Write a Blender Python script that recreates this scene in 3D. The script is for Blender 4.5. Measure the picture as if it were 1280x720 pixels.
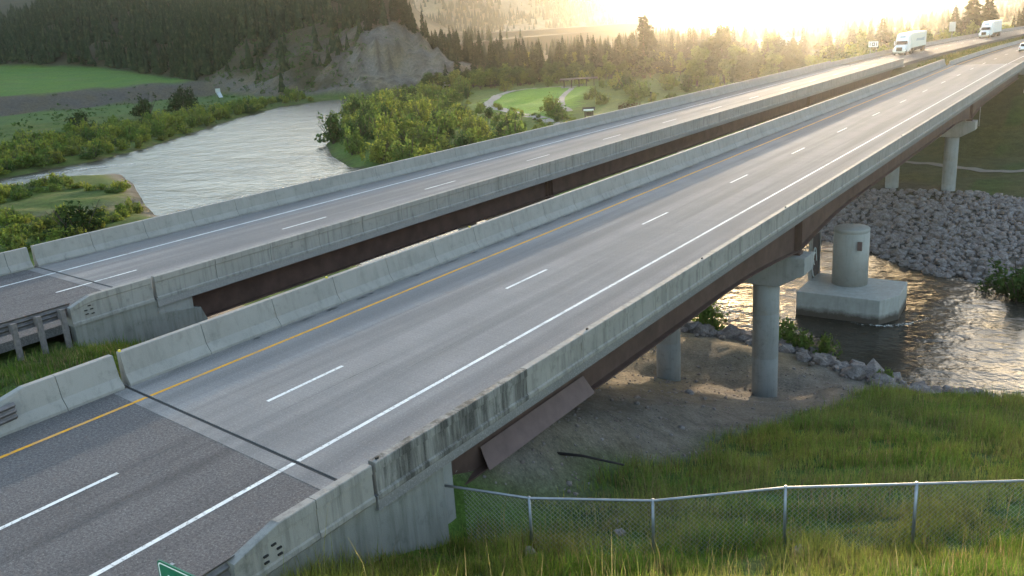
import bpy, math, random
import numpy as np
from mathutils import Matrix, Vector

for _o in list(bpy.data.objects):
    bpy.data.objects.remove(_o)
SC = bpy.context.scene
COL = SC.collection
rng = random.Random(7)
nrng = np.random.default_rng(11)

# ------------------------------------------------------------------ camera
CAM = Vector((19.534, -15.080, 9.835))
YAW, PITCH, ROLL = 0.61456, -0.28482, -0.06491
fw = Vector((-math.sin(YAW)*math.cos(PITCH), math.cos(YAW)*math.cos(PITCH), math.sin(PITCH)))
r0 = Vector((math.cos(YAW), math.sin(YAW), 0)); u0 = r0.cross(fw)
rr = r0*math.cos(ROLL)+u0*math.sin(ROLL); uu = -r0*math.sin(ROLL)+u0*math.cos(ROLL)
cd = bpy.data.cameras.new('camera'); cam = bpy.data.objects.new('camera', cd); COL.objects.link(cam)
m = Matrix((rr, uu, -fw)).transposed().to_4x4(); m.translation = CAM; cam.matrix_world = m
cd.sensor_width = 36; cd.lens = 1098.4/1280*36; cd.clip_start = .1; cd.clip_end = 20000
SC.camera = cam

# ------------------------------------------------------------------ light
SUN_AZ, SUN_EL = math.radians(16.7), math.radians(5.0)      # azimuth left of +Y
w = bpy.data.worlds.new('World'); SC.world = w; w.use_nodes = True
nt = w.node_tree; nt.nodes.clear()
sky = nt.nodes.new('ShaderNodeTexSky'); sky.sky_type = 'NISHITA'; sky.sun_disc = False
sky.sun_elevation = SUN_EL; sky.sun_rotation = -SUN_AZ; sky.altitude = 900
sky.air_density = 1.0; sky.dust_density = 2.0; sky.ozone_density = 1.0
bg = nt.nodes.new('ShaderNodeBackground'); bg.inputs['Strength'].default_value = 0.15
wo = nt.nodes.new('ShaderNodeOutputWorld')
nt.links.new(sky.outputs[0], bg.inputs[0]); nt.links.new(bg.outputs[0], wo.inputs[0])
sl = bpy.data.lights.new('sun', 'SUN'); sl.energy = 1.4; sl.angle = math.radians(.6); sl.color = (1, .8, .55)
so = bpy.data.objects.new('sun', sl); COL.objects.link(so)
sd = Vector((-math.sin(SUN_AZ)*math.cos(SUN_EL), math.cos(SUN_AZ)*math.cos(SUN_EL), math.sin(SUN_EL)))
so.rotation_euler = sd.to_track_quat('Z', 'Y').to_euler()
vs = SC.view_settings
vs.view_transform = 'Standard'; vs.look = 'None'; vs.gamma = 1; vs.use_curve_mapping = False
vs.exposure = 2.9
SC.render.engine = 'CYCLES'
SC.cycles.use_denoising = True
SC.cycles.max_bounces = 6; SC.cycles.transparent_max_bounces = 8; SC.cycles.volume_bounces = 0
SC.cycles.caustics_reflective = False; SC.cycles.caustics_refractive = False

# ------------------------------------------------------------------ helpers
def smooth(a, b, x):
    t = np.clip((np.asarray(x, float)-a)/(b-a), 0, 1); return t*t*(3-2*t)

class MB:
    def __init__(s): s.v = []; s.f = []
    def add(s, vs, fs):
        n = len(s.v); s.v += [tuple(p) for p in vs]; s.f += [tuple(i+n for i in f) for f in fs]; return s
    def box(s, x0, x1, y0, y1, z0, z1):
        return s.add([(x0,y0,z0),(x1,y0,z0),(x1,y1,z0),(x0,y1,z0),(x0,y0,z1),(x1,y0,z1),(x1,y1,z1),(x0,y1,z1)],
              [(3,2,1,0),(4,5,6,7),(0,1,5,4),(1,2,6,5),(2,3,7,6),(3,0,4,7)])
    def prism(s, poly, a, b, axis='y'):
        """polygon swept from a to b; axis y: poly (x,z); axis x: poly (y,z); axis z: poly (x,y); a and b may be functions of the poly point"""
        n = len(poly); V = []
        for e in (a, b):
            for p in poly:
                t = e(p) if callable(e) else e
                V.append({'y': (p[0], t, p[1]), 'x': (t, p[0], p[1]), 'z': (p[0], p[1], t)}[axis])
        ar = sum(poly[i][0]*poly[(i+1) % n][1]-poly[(i+1) % n][0]*poly[i][1] for i in range(n))
        F = [tuple(range(n)), tuple(reversed(range(n, 2*n)))] + [(i, i+n, (i+1) % n+n, (i+1) % n) for i in range(n)]
        flip = (ar > 0) != (axis == 'y')
        if flip: F = [tuple(reversed(f)) for f in F]
        return s.add(V, F)
    def tube(s, pts, r, n=8, r1=None, cap=True):
        P = [Vector(p) for p in pts]; rings = []; base = len(s.v); m_ = len(P)
        for i, p in enumerate(P):
            d = (P[min(i+1, m_-1)]-P[max(i-1, 0)]).normalized()
            a = d.orthogonal() if abs(d.z) > .99 else d.cross(Vector((0, 0, 1)))
            a.normalize(); b = d.cross(a)
            rad = r if r1 is None else r+(r1-r)*i/max(1, m_-1)
            for k in range(n):
                t = 2*math.pi*k/n; s.v.append(tuple(p+(a*math.cos(t)+b*math.sin(t))*rad))
        for i in range(m_-1):
            for k in range(n):
                q = base+i*n; s.f.append((q+k, q+(k+1) % n, q+n+(k+1) % n, q+n+k))
        if cap:
            s.f.append(tuple(base+k for k in reversed(range(n)))); s.f.append(tuple(base+(m_-1)*n+k for k in range(n)))
        return s
    def lathe(s, prof, cx, cy, n=24, sx=1, sy=1):
        b = len(s.v)
        for (r, z) in prof:
            for k in range(n):
                t = 2*math.pi*k/n; s.v.append((cx+r*sx*math.cos(t), cy+r*sy*math.sin(t), z))
        for i in range(len(prof)-1):
            for k in range(n):
                q = b+i*n; s.f.append((q+k, q+(k+1) % n, q+n+(k+1) % n, q+n+k))
        s.f.append(tuple(b+k for k in reversed(range(n)))); s.f.append(tuple(b+(len(prof)-1)*n+k for k in range(n)))
        return s
    def mesh(s, name, mat=None, smooth_=False):
        me = bpy.data.meshes.new(name); me.from_pydata(s.v, [], s.f); me.update()
        if mat: me.materials.append(mat)
        if smooth_: me.polygons.foreach_set('use_smooth', [True]*len(me.polygons))
        return me
    def build(s, name, mat, parent=None, smooth_=False, bevel=0):
        o = bpy.data.objects.new(name, s.mesh(name, mat, smooth_)); COL.objects.link(o)
        if parent: o.parent = parent
        if bevel:
            b = o.modifiers.new('bevel', 'BEVEL'); b.width = bevel; b.segments = 2; b.limit_method = 'ANGLE'; b.angle_limit = .6
        return o

def tag(o, label=None, cat=None, group=None, kind=None):
    if label: o['label'] = label
    if cat: o['category'] = cat
    if group: o['group'] = group
    if kind: o['kind'] = kind
    return o
def empty(name, loc=(0, 0, 0), rz=0, label=None, cat=None, group=None):
    o = bpy.data.objects.new(name, None); COL.objects.link(o); o.location = loc; o.rotation_euler = (0, 0, rz); o.empty_display_size = .3
    return tag(o, label, cat, group)
def inst(name, me, parent=None, loc=(0, 0, 0), rot=(0, 0, 0), sc=(1, 1, 1)):
    o = bpy.data.objects.new(name, me); COL.objects.link(o); o.location = loc; o.rotation_euler = rot; o.scale = sc
    if parent: o.parent = parent
    return o
def np_mesh(name, V, F, mat, attr=None, smooth_=False):
    """fast mesh from arrays; F (n,k)"""
    V = np.asarray(V, np.float32); F = np.asarray(F, np.int32); k = F.shape[1]
    me = bpy.data.meshes.new(name)
    me.vertices.add(len(V)); me.vertices.foreach_set('co', V.ravel())
    me.loops.add(F.size); me.loops.foreach_set('vertex_index', F.ravel())
    me.polygons.add(len(F)); me.polygons.foreach_set('loop_start', np.arange(0, F.size, k, dtype=np.int32))
    try: me.polygons.foreach_set('loop_total', np.full(len(F), k, np.int32))
    except Exception: pass
    if smooth_: me.polygons.foreach_set('use_smooth', np.ones(len(F), bool))
    me.update(calc_edges=True)
    if attr is not None:
        a = me.color_attributes.new('tint', 'FLOAT_COLOR', 'POINT')
        C4 = np.ones((len(V), 4), np.float32); C4[:, :3] = attr; a.data.foreach_set('color', C4.ravel())
    me.materials.append(mat)
    return me

# ------------------------------------------------------------------ materials
class NT:
    def __init__(s, name):
        s.m = bpy.data.materials.new(name); s.m.use_nodes = True; s.t = s.m.node_tree; s.t.nodes.clear()
        s.out = s.n('ShaderNodeOutputMaterial')
    def n(s, ty, **kw):
        o = s.t.nodes.new(ty)
        for k, v in kw.items(): setattr(o, k, v)
        return o
    def l(s, a, b): s.t.links.new(a, b)
    def coord(s, scale=(1, 1, 1), which='Object'):
        tc = s.n('ShaderNodeTexCoord'); mp = s.n('ShaderNodeMapping'); mp.inputs['Scale'].default_value = scale
        if which == 'World':
            g = s.n('ShaderNodeNewGeometry'); s.l(g.outputs['Position'], mp.inputs[0])
        else: s.l(tc.outputs[which], mp.inputs[0])
        return mp.outputs[0]
    def noise(s, vec, scale, detail=4, rough=.6, lo=.3, hi=.7):
        t = s.n('ShaderNodeTexNoise'); t.inputs['Scale'].default_value = scale; t.inputs['Detail'].default_value = detail
        t.inputs['Roughness'].default_value = rough; s.l(vec, t.inputs['Vector'])
        mr = s.n('ShaderNodeMapRange'); mr.inputs[1].default_value = lo; mr.inputs[2].default_value = hi; s.l(t.outputs[0], mr.inputs[0])
        return mr.outputs[0]
    def mix(s, fac, a, b, mode='MIX'):
        x = s.n('ShaderNodeMix', data_type='RGBA', blend_type=mode)
        for sock, v in ((x.inputs[0], fac), (x.inputs[6], a), (x.inputs[7], b)):
            if hasattr(v, 'is_linked'): s.l(v, sock)
            else: sock.default_value = v if isinstance(v, (int, float)) else (*v, 1)
        return x.outputs[2]
    def math(s, op, a, b=0.0):
        x = s.n('ShaderNodeMath', operation=op)
        for sock, v in ((x.inputs[0], a), (x.inputs[1], b)):
            if hasattr(v, 'is_linked'): s.l(v, sock)
            else: sock.default_value = v
        return x.outputs[0]
    def bump(s, h, strength=.3, dist=.02):
        b = s.n('ShaderNodeBump'); b.inputs['Strength'].default_value = strength; b.inputs['Distance'].default_value = dist
        s.l(h, b.inputs['Height']); return b.outputs[0]
    def princ(s, col, rough=.8, normal=None, metal=0, spec=.4):
        p = s.n('ShaderNodeBsdfPrincipled')
        for sock, v in ((p.inputs['Base Color'], col), (p.inputs['Roughness'], rough)):
            if hasattr(v, 'is_linked'): s.l(v, sock)
            else: sock.default_value = v if isinstance(v, (int, float)) else (*v, 1)
        p.inputs['Metallic'].default_value = metal; p.inputs['Specular IOR Level'].default_value = spec
        if normal: s.l(normal, p.inputs['Normal'])
        s.l(p.outputs[0], s.out.inputs[0]); return p

def M_concrete(name, base, dark, streak=.5, stain=.35, rough=.85, lo=.5, hi=.78):
    t = NT(name); v = t.coord(which='World')
    c = t.mix(t.noise(v, .55, 5, .65, .35, .7), base, tuple(b*.8 for b in base))
    vs_ = t.coord((2.6, 2.6, .22), 'World')
    st = t.noise(vs_, 1.3, 6, .7, lo, hi)
    c = t.mix(t.math('MULTIPLY', st, streak), c, dark)
    sp = t.noise(v, 2.2, 6, .75, .56, .74)
    c = t.mix(t.math('MULTIPLY', sp, stain), c, dark)
    g = t.noise(v, 30, 3, .6, .3, .7)
    c = t.mix(t.math('MULTIPLY', g, .25), c, tuple(b*.72 for b in base))
    t.princ(c, rough, t.bump(g, .25, .01)); return t.m
def M_paint(name, col):
    t = NT(name); v = t.coord(which='World')
    c = t.mix(t.noise(v, 1.2, 5, .7, .3, .75), col, tuple(k*.7 for k in col)); c = t.mix(t.noise(v, 9, 6, .8, .54, .62), c, (.22, .21, .205)); c = t.mix(t.math('MULTIPLY', t.noise(v, .7, 4, .7, .52, .7), .5), c, (.24, .23, .22))
    t.princ(c, .8, None, 0, .05); return t.m
def M_plain(name, col, rough=.6, metal=0, var=.25, scale=6, spec=.4):
    t = NT(name); v = t.coord(which='World')
    c = t.mix(t.noise(v, scale, 4), col, tuple(k*(1-var) for k in col))
    t.princ(c, rough, None, metal, spec); return t.m
def M_leaf(name, a, b, trans=.45, c3=None):
    t = NT(name); oi = t.n('ShaderNodeObjectInfo'); v = t.coord(which='World')
    c = t.mix(oi.outputs['Random'], a, b)
    c = t.mix(t.noise(v, 1.1, 3, .6, .35, .65), c, tuple(k*.6 for k in a))
    if c3: c = t.mix(t.noise(v, .35, 2, .5, .5, .72), c, c3)
    d = t.n('ShaderNodeBsdfDiffuse'); tr = t.n('ShaderNodeBsdfTranslucent'); mx = t.n('ShaderNodeMixShader'); mx.inputs[0].default_value = trans
    t.l(c, d.inputs[0]); t.l(c, tr.inputs[0]); t.l(d.outputs[0], mx.inputs[1]); t.l(tr.outputs[0], mx.inputs[2]); t.l(mx.outputs[0], t.out.inputs[0])
    return t.m
def M_tint(name, rough=1.0, n1=.9, n2=.08, trans=0, dark=.62):
    t = NT(name); v = t.coord(which='World'); a = t.n('ShaderNodeAttribute', attribute_name='tint')
    c = t.mix(t.noise(v, n1, 6, .7, .38, .66), a.outputs['Color'], (dark, dark, dark*.95), 'MULTIPLY')
    c = t.mix(t.noise(v, n2, 4, .6, .4, .7), c, (1.25, 1.12, .8), 'MULTIPLY')
    c = t.mix(t.noise(v, 7, 4, .85, .42, .6), c, (.66, .66, .66), 'MULTIPLY'); c = t.mix(t.noise(v, 11, 3, .85, .56, .66), c, (1.6, 1.55, 1.5), 'MULTIPLY')
    if trans:
        d = t.n('ShaderNodeBsdfDiffuse'); tr = t.n('ShaderNodeBsdfTranslucent'); mx = t.n('ShaderNodeMixShader'); mx.inputs[0].default_value = trans
        t.l(c, d.inputs[0]); t.l(c, tr.inputs[0]); t.l(d.outputs[0], mx.inputs[1]); t.l(tr.outputs[0], mx.inputs[2]); t.l(mx.outputs[0], t.out.inputs[0])
    else:
        t.princ(c, rough, t.bump(t.noise(v, 3.2, 6, .75, .2, .8), .7, .12), 0, .1)
    return t.m

CONC = M_concrete('concrete_barrier', (.272, .257, .242), (.1, .095, .087), .5, .5)
CONC2 = M_concrete('concrete_fascia', (.262, .247, .232), (.05, .047, .042), .85, .6)
CONC3 = M_concrete('stained_fascia', (.245, .234, .222), (.025, .023, .021), .95, .9, .85, .38, .6)
CONCP = M_concrete('concrete_pier', (.285, .277, .265), (.12, .108, .095), .6, .5)
MOSSC = M_concrete('mossy_wall_concrete', (.215, .208, .19), (.07, .07, .055), .7, .65, .9, .45, .72)
STEEL = M_plain('weathering_steel', (.105, .062, .052), .75, 0, .4, 1.2, .25)
STEEL2 = M_plain('faded_steel_plate', (.16, .105, .1), .7, 0, .25, 2, .25)
GALV = M_plain('galvanised_steel', (.33, .33, .34), .45, .7, .35, 3)
GALVD = M_plain('weathered_guardrail_steel', (.17, .155, .16), .6, .45, .4, 4)
WOODP = M_plain('grey_timber', (.16, .14, .14), .9, 0, .4, 8)
BLACK = M_plain('black_rubber', (.015, .015, .016), .8)
WHITEP = M_paint('road_paint_white', (.74, .74, .73))
YELLOWP = M_paint('road_paint_yellow', (.78, .38, .045))
WHITEM = M_plain('white_vehicle_paint', (.78, .79, .8), .3, 0, .06, 1, .5)
GLASSD = M_plain('dark_glass', (.012, .014, .016), .08, 0, .1, 2, .5)
CHROME = M_plain('chrome', (.55, .56, .57), .22, .9, .1, 4)
REDL = M_plain('red_lamp_lens', (.35, .02, .02), .3)
LAMPL = M_plain('clear_lamp_lens', (.8, .8, .76), .2)
SIGNG = M_plain('green_sign_sheet', (.01, .13, .07), .45, 0, .12, 3)
SIGNW = M_plain('white_sign_sheet', (.8, .8, .78), .5, 0, .05)
SIGNB = M_plain('black_sign_print', (.02, .02, .02), .6)
GREYSIGN = M_plain('bare_sign_back', (.4, .42, .42), .5, .5, .15)
DWOOD = M_plain('dark_stained_timber', (.045, .03, .022), .85, 0, .4, 5)
BARK = M_plain('bark', (.07, .055, .042), .95, 0, .4, 6)
YREFL = M_plain('yellow_reflector', (.7, .55, .06), .4)
JOINT = M_plain('joint_seal', (.03, .026, .025), .8, 0, .3, 5)
FOAMM = M_plain('white_water', (.75, .77, .78), .8, 0, .3, 9)

def M_wet():
    t = NT('waterline_concrete'); v = t.coord(which='World'); sp = t.n('ShaderNodeSeparateXYZ'); t.l(v, sp.inputs[0])
    n = t.noise(v, 1.6, 5, .7, .3, .7); c = t.mix(n, (.38, .37, .345), (.3, .29, .27))
    c = t.mix(t.math('MULTIPLY', t.noise(t.coord((2.6, 2.6, .22), 'World'), 1.3, 6, .7, .5, .78), .5), c, (.2, .18, .16))
    e = t.n('ShaderNodeMapRange'); e.inputs[1].default_value = -12.75; e.inputs[2].default_value = -12.3; e.inputs[3].default_value = 1; e.inputs[4].default_value = 0
    t.l(t.math('SUBTRACT', sp.outputs[2], t.math('MULTIPLY', n, .25)), e.inputs[0]); c = t.mix(t.math('MULTIPLY', e.outputs[0], .9), c, (.06, .042, .03))
    t.princ(c, .85, None, 0, .2); return t.m
def M_deck():
    t = NT('deck_concrete'); v = t.coord(which='World')
    base = t.mix(t.noise(v, .35, 5, .65, .35, .68), (.292, .274, .262), (.24, .226, .217))
    vl = t.coord((1.0, .03, 1), 'World')                                  # tyre wear runs along the lanes
    c = t.mix(t.math('MULTIPLY', t.noise(vl, .8, 4, .6, .44, .6), .7), base, (.15, .143, .14))
    sx = t.n('ShaderNodeSeparateXYZ'); t.l(v, sx.inputs[0])
    wp = t.math('COSINE', t.math('MULTIPLY', t.math('SUBTRACT', sx.outputs[0], .95), 6.2832/1.82)); wp = t.math('MULTIPLY', t.math('MAXIMUM', wp, 0.0), t.noise(t.coord((.5, .12, 1), 'World'), .6, 4, .6, .3, .6))
    c = t.mix(t.math('MULTIPLY', wp, .38), c, (.14, .134, .132))
    gr_ = None
    for edge in (-4.95, 6.2, -12.85, -23.5):
        mr = t.n('ShaderNodeMapRange'); mr.inputs[1].default_value = .55; mr.inputs[2].default_value = .05; t.l(t.math('ABSOLUTE', t.math('SUBTRACT', sx.outputs[0], edge)), mr.inputs[0]); gr_ = mr.outputs[0] if gr_ is None else t.math('MAXIMUM', gr_, mr.outputs[0])
    c = t.mix(t.math('MULTIPLY', gr_, t.noise(t.coord((1, .35, 1), 'World'), 1.6, 6, .75, .36, .62)), c, (.1, .092, .084))
    vt = t.coord((.25, 14, 1), 'World')                                   # transverse tining
    tn = t.noise(vt, 1.0, 3, .7, .35, .65)
    c = t.mix(t.math('MULTIPLY', tn, .28), c, (.14, .135, .138))
    c = t.mix(t.math('MULTIPLY', t.noise(v, 14, 4, .8, .4, .62), .42), c, (.13, .125, .13)); c = t.mix(t.math('MULTIPLY', t.noise(v, 19, 3, .8, .54, .68), .4), c, (.42, .41, .42))
    c = t.mix(t.math('MULTIPLY', t.noise(v, .9, 7, .8, .6, .8), .5), c, (.11, .105, .105))
    t.princ(c, .9, t.bump(tn, .15, .01), 0, 0.02); return t.m
DECK = M_deck()
def M_asphalt():
    t = NT('asphalt'); v = t.coord(which='World')
    c = t.mix(t.noise(v, .3, 5, .65, .35, .68), (.155, .144, .144), (.125, .116, .116))
    g = t.noise(v, 13, 4, .85, .4, .6)
    c = t.mix(t.math('MULTIPLY', g, .75), c, (.06, .057, .058)); c = t.mix(t.math('MULTIPLY', t.noise(v, 17, 3, .85, .53, .66), .6), c, (.25, .24, .24))
    vl = t.coord((1.1, .06, 1), 'World')
    c = t.mix(t.math('MULTIPLY', t.noise(vl, .9, 5, .7, .5, .7), .45), c, (.045, .043, .045))
    t.princ(c, .85, t.bump(g, .35, .012), 0, .04); return t.m
ASPH = M_asphalt()
GROUND = M_tint('ground_cover')
HILLM = M_tint('mountain_slope', 1, .05, .006)
GRASSB = M_tint('grass_blades', 1, 1.6, .15, .4, .6)
ROCKM = None
def M_rock():
    t = NT('riprap_stone'); oi = t.n('ShaderNodeObjectInfo'); v = t.coord(which='World')
    c = t.mix(oi.outputs['Random'], (.26, .2, .18), (.14, .11, .097))
    c = t.mix(t.noise(v, 1.4, 2, .5, .4, .6), c, (.28, .24, .228)); c = t.mix(t.noise(v, 9, 4, .7, .4, .75), c, (.075, .064, .058))
    t.princ(c, .9, t.bump(t.noise(v, 12, 4, .7), .5, .05), 0, .2); return t.m
ROCKM = M_rock()
def M_water():
    t = NT('river_water')
    v = t.coord((1, 1, 1), 'World')
    n1 = t.noise(t.coord((.8, 1.0, 1), 'World'), .17, 2, .5, .25, .75); n2 = t.noise(t.coord((.9, 1.2, 1), 'World'), .6, 3, .6, .25, .75)
    calm = t.noise(v, .035, 3, .6, .3, .7)
    h = t.math('MULTIPLY', t.math('ADD', t.math('MULTIPLY', n1, 1.9), t.math('MULTIPLY', n2, 1.1)), t.math('ADD', .45, calm))
    sxw = t.n('ShaderNodeSeparateXYZ'); t.l(v, sxw.inputs[0]); slow = t.n('ShaderNodeMapRange'); slow.inputs[1].default_value = -70; slow.inputs[2].default_value = -15; slow.inputs[3].default_value = 1.0; slow.inputs[4].default_value = .68; t.l(sxw.outputs[0], slow.inputs[0])   # slacker water below the bridges
    h = t.math('MULTIPLY', h, slow.outputs[0])
    b = t.bump(h, 1.0, .15)
    p = t.princ((.035, .03, .022), .24, b, 0, .5); p.inputs['IOR'].default_value = 1.33
    return t.m
WATER = M_water()

L_WILLOW = M_leaf('willow_leaf', (.21, .25, .045), (.15, .215, .045), .5, (.24, .25, .05))
L_GREEN = M_leaf('thicket_leaf', (.12, .19, .04), (.17, .225, .06), .5)
L_YEL = M_leaf('yellowing_leaf', (.2, .225, .05), (.15, .2, .045), .5)
L_DARK2 = M_leaf('alder_leaf', (.06, .11, .03), (.08, .13, .04), .4)
L_DARK = M_leaf('dark_shrub_leaf', (.03, .055, .018), (.045, .075, .022), .35)
L_RED = M_leaf('russet_shrub_leaf', (.075, .05, .025), (.06, .055, .025), .4)
L_CON = M_leaf('conifer_needles', (.022, .042, .02), (.04, .06, .024), .25)
L_FOR = M_leaf('forest_needles', (.028, .046, .02), (.028, .046, .02), .25, (.06, .07, .03))
L_COT = M_leaf('cottonwood_leaf', (.05, .075, .02), (.065, .085, .022), .3)

# ------------------------------------------------------------------ terrain heights
WZ = -13.0
FARB = [(-172, -400), (-170, 20), (-170, 74), (-173, 88), (-174, 96), (-183, 116), (-201, 142), (-230, 184), (-249, 219), (-250, 242), (-240, 257), (-225, 272), (-213, 295), (-202, 325)]
RIVER = FARB + [(-192, 325), (-205, 290), (-213, 263), (-208, 222), (-176, 178), (-150, 152), (-134, 131), (-116, 115), (-100, 104), (-60, 92), (-20, 82), (-4, 76), (6, 68), (12, 65), (30, 58), (60, 45), (160, -10), (400, -160),
        (380, -190), (130, -40), (60, 12), (30, 33), (14.5, 40), (11, 39.3), (5.6, 42), (1, 44), (-20, 46), (-60, 52), (-97, 60), (-107, 65), (-130, 78), (-145, 85), (-153, 77), (-152, 64), (-150, 20), (-150, -400)]
FOOT = [((-1200, 420), 9, 200), ((-608, 295), 8, 170), ((-512, 305), 2, 140), ((-372, 266), -6, 90), ((-290, 242), -12.4, 60), ((-248, 251), -13, 54), ((-227, 271), -13, 46), ((-211, 290), -12.5, 36), ((-208, 316), -11.5, 14), ((-215, 380), -11, 2)]
def seg_dist(x, y, a, b):
    dx, dy = b[0]-a[0], b[1]-a[1]; L2 = dx*dx+dy*dy+1e-9
    t = np.clip(((x-a[0])*dx+(y-a[1])*dy)/L2, 0, 1)
    return np.hypot(x-a[0]-t*dx, y-a[1]-t*dy), t, (dx*(y-a[1])-dy*(x-a[0]))
def inside(x, y, poly):
    r = np.zeros(np.shape(x), bool); n = len(poly)
    for i in range(n):
        (x0, y0), (x1, y1) = poly[i], poly[(i+1) % n]
        c = ((y0 > y) != (y1 > y)) & (x < (x1-x0)*(y-y0)/((y1-y0) if y1 != y0 else 1e-9)+x0); r ^= c
    return r
def river_d(x, y):
    d = np.full(np.shape(x), 1e9)
    for i in range(len(RIVER)):
        d = np.minimum(d, seg_dist(x, y, RIVER[i], RIVER[(i+1) % len(RIVER)])[0])
    return np.where(inside(x, y, RIVER), d, -d)
_wv = nrng.normal(size=(60, 2)); _wv /= np.linalg.norm(_wv, axis=1)[:, None]; _wp = nrng.uniform(0, 6.28, 60)
def wav(x, y, wl, k0=0, n=8):
    r = 0
    for k in range(k0, k0+n):
        f = 6.28/wl*(.6+.9*((k*37) % 10)/10); r = r+np.sin((x*_wv[k, 0]+y*_wv[k, 1])*f+_wp[k])
    return r/math.sqrt(n)
def xoff(y):
    return .0004*np.maximum(0, np.asarray(y, float)-130)**2
def hill(x, y):
    """height of the hill west of the river above its foot, distance behind the foot line and position along it"""
    bd = np.full(np.shape(x), 1e9); z0 = np.zeros(np.shape(x)); cap = np.ones(np.shape(x)); sg = np.zeros(np.shape(x)); al = np.zeros(np.shape(x))
    for i in range(len(FOOT)-1):
        a, b = FOOT[i], FOOT[i+1]; d, t, s = seg_dist(x, y, a[0], b[0]); mk = d < bd
        bd = np.where(mk, d, bd); z0 = np.where(mk, a[1]+(b[1]-a[1])*t, z0); cap = np.where(mk, a[2]+(b[2]-a[2])*t, cap); sg = np.where(mk, s, sg); al = np.where(mk, i+t, al)
    u = np.where(sg > 0, bd, 0)
    u2 = np.maximum(0, u+4*wav(x, y, 45, 5)*smooth(0, 15, u))
    sl = .5+.75*smooth(4.2, 5, al)*smooth(8, 6.8, al)
    h = cap*(1-np.exp(-u2*sl/np.maximum(cap, .5)))
    h = h+smooth(0, 25, u)*np.minimum(cap*.08, 2.5)*wav(x, y, 22, 20)
    rill = np.abs(np.sin(al*17+.6*np.sin(u*.11)+1.3*np.sin(al*5.3)))**.7+.5*np.abs(np.sin(al*41+.3*np.sin(u*.2)))
    h = h-smooth(2, 14, u)*smooth(60, 40, u)*smooth(3.6, 4.6, al)*smooth(8, 7, al)*3.4*rill
    k = smooth(3.0, 4.2, al); lo = np.interp(al, [3, 5, 6, 7], [150, 95, 70, 60])
    h = h*(1-k*smooth(lo, lo*2.6, u))
    h = h*(1-smooth(330, 480, y)*smooth(-640, -430, x+.75*np.maximum(0, y-480)))
    return z0, np.maximum(h, 0), u, al
def height(x, y, full=False):
    x = np.asarray(x, float); y = np.asarray(y, float)
    rd = river_d(x, y)
    west = (y > -400) & (x < np.interp(y, [p[1] for p in FARB], [p[0] for p in FARB])+ np.where(y > 325, -(y-325)*.3, 0))
    yc = np.interp(x, [-160, -120, -98, -60, 0, 14, 60, 400], [100, 95, 82, 72, 60, 52, 28, -175])
    # near bank
    q = -.493*(np.maximum(x, 2)-5.8)+.87*(y+.2)
    zr = np.where(q > 0, -3.05-.288*q, -3.05-.45*q)
    zl = -.55-.36*np.maximum(0, y-1)
    k = smooth(4.0, 7.5, x)
    zn = zl*(1-k)+zr*k
    zn = np.minimum(zn, -.45)
    zn = np.minimum(zn, -.45-.5*np.maximum(0, -25.5-x))
    zn = np.maximum(zn, -11.8+.18*wav(x, y, 14, 2)+.1*wav(x, y, 5, 30))
    zn = zn+.06*wav(x, y, 3.1, 12)+.04*wav(x, y, 1.3, 33)
    # far bank, east of the river
    d = np.maximum(0, -rd); xo = xoff(y)
    base = -11.4+np.minimum(3.0, d*.022)+.2*wav(x, y, 25, 8)+.08*wav(x, y, 4, 14)
    dx = np.maximum(0, np.maximum(-26.8+xo-x, x-xo-8.6)); dy = np.maximum(0, 148-y)
    zf = np.maximum(base, -.4-.36*np.hypot(dx, dy)+.08*wav(x, y, 4, 22))
    # west of the river
    s = (-x-364+.293*(y-170))/1.042
    zw = -11.9+.9*smooth(0, 60, d)+.25*wav(x, y, 18, 9)+7.0*smooth(0, 20, s)+.045*np.maximum(0, s-20)+.4*smooth(10, 40, s)*wav(x, y, 60, 11)
    zw = np.minimum(zw, 25)
    bx = np.interp(y, [p[1] for p in FARB], [p[0] for p in FARB])+np.where(y > 325, -(y-325)*.3, 0)
    fade = 1-smooth(290, 340, y)*(1-smooth(0, 1, (bx-x-30)/(230+.9*np.maximum(0, y-340))))
    zw = -11+(zw+11)*fade
    z0, hh, u, al = hill(x, y)
    zw = np.where(u > 0, np.maximum(z0*smooth(0, 6, u)+np.minimum(zw, z0+1)*(1-smooth(0, 6, u))+hh, np.minimum(zw, z0)), zw)
    far_left = (al > 6) & (u > 0)
    land = np.where(west, zw, np.where(y > yc, zf, zn))
    land = np.where(~west & far_left & (y > 285), np.maximum(land, z0+hh), land)
    W = np.where(west, 5.0, np.where(y > yc, np.where(x > -30, 20., 6.), 5.))
    z = np.where(rd > 0, WZ-np.minimum(2.0, .3*rd), WZ-.05+(land-WZ+.05)*np.clip(-rd/W, 0, 1)**.8)
    if full: return z, rd, west, y > yc, u, al, s
    return z
def gz(x, y): return float(height(np.array([x]), np.array([y]))[0])

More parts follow.
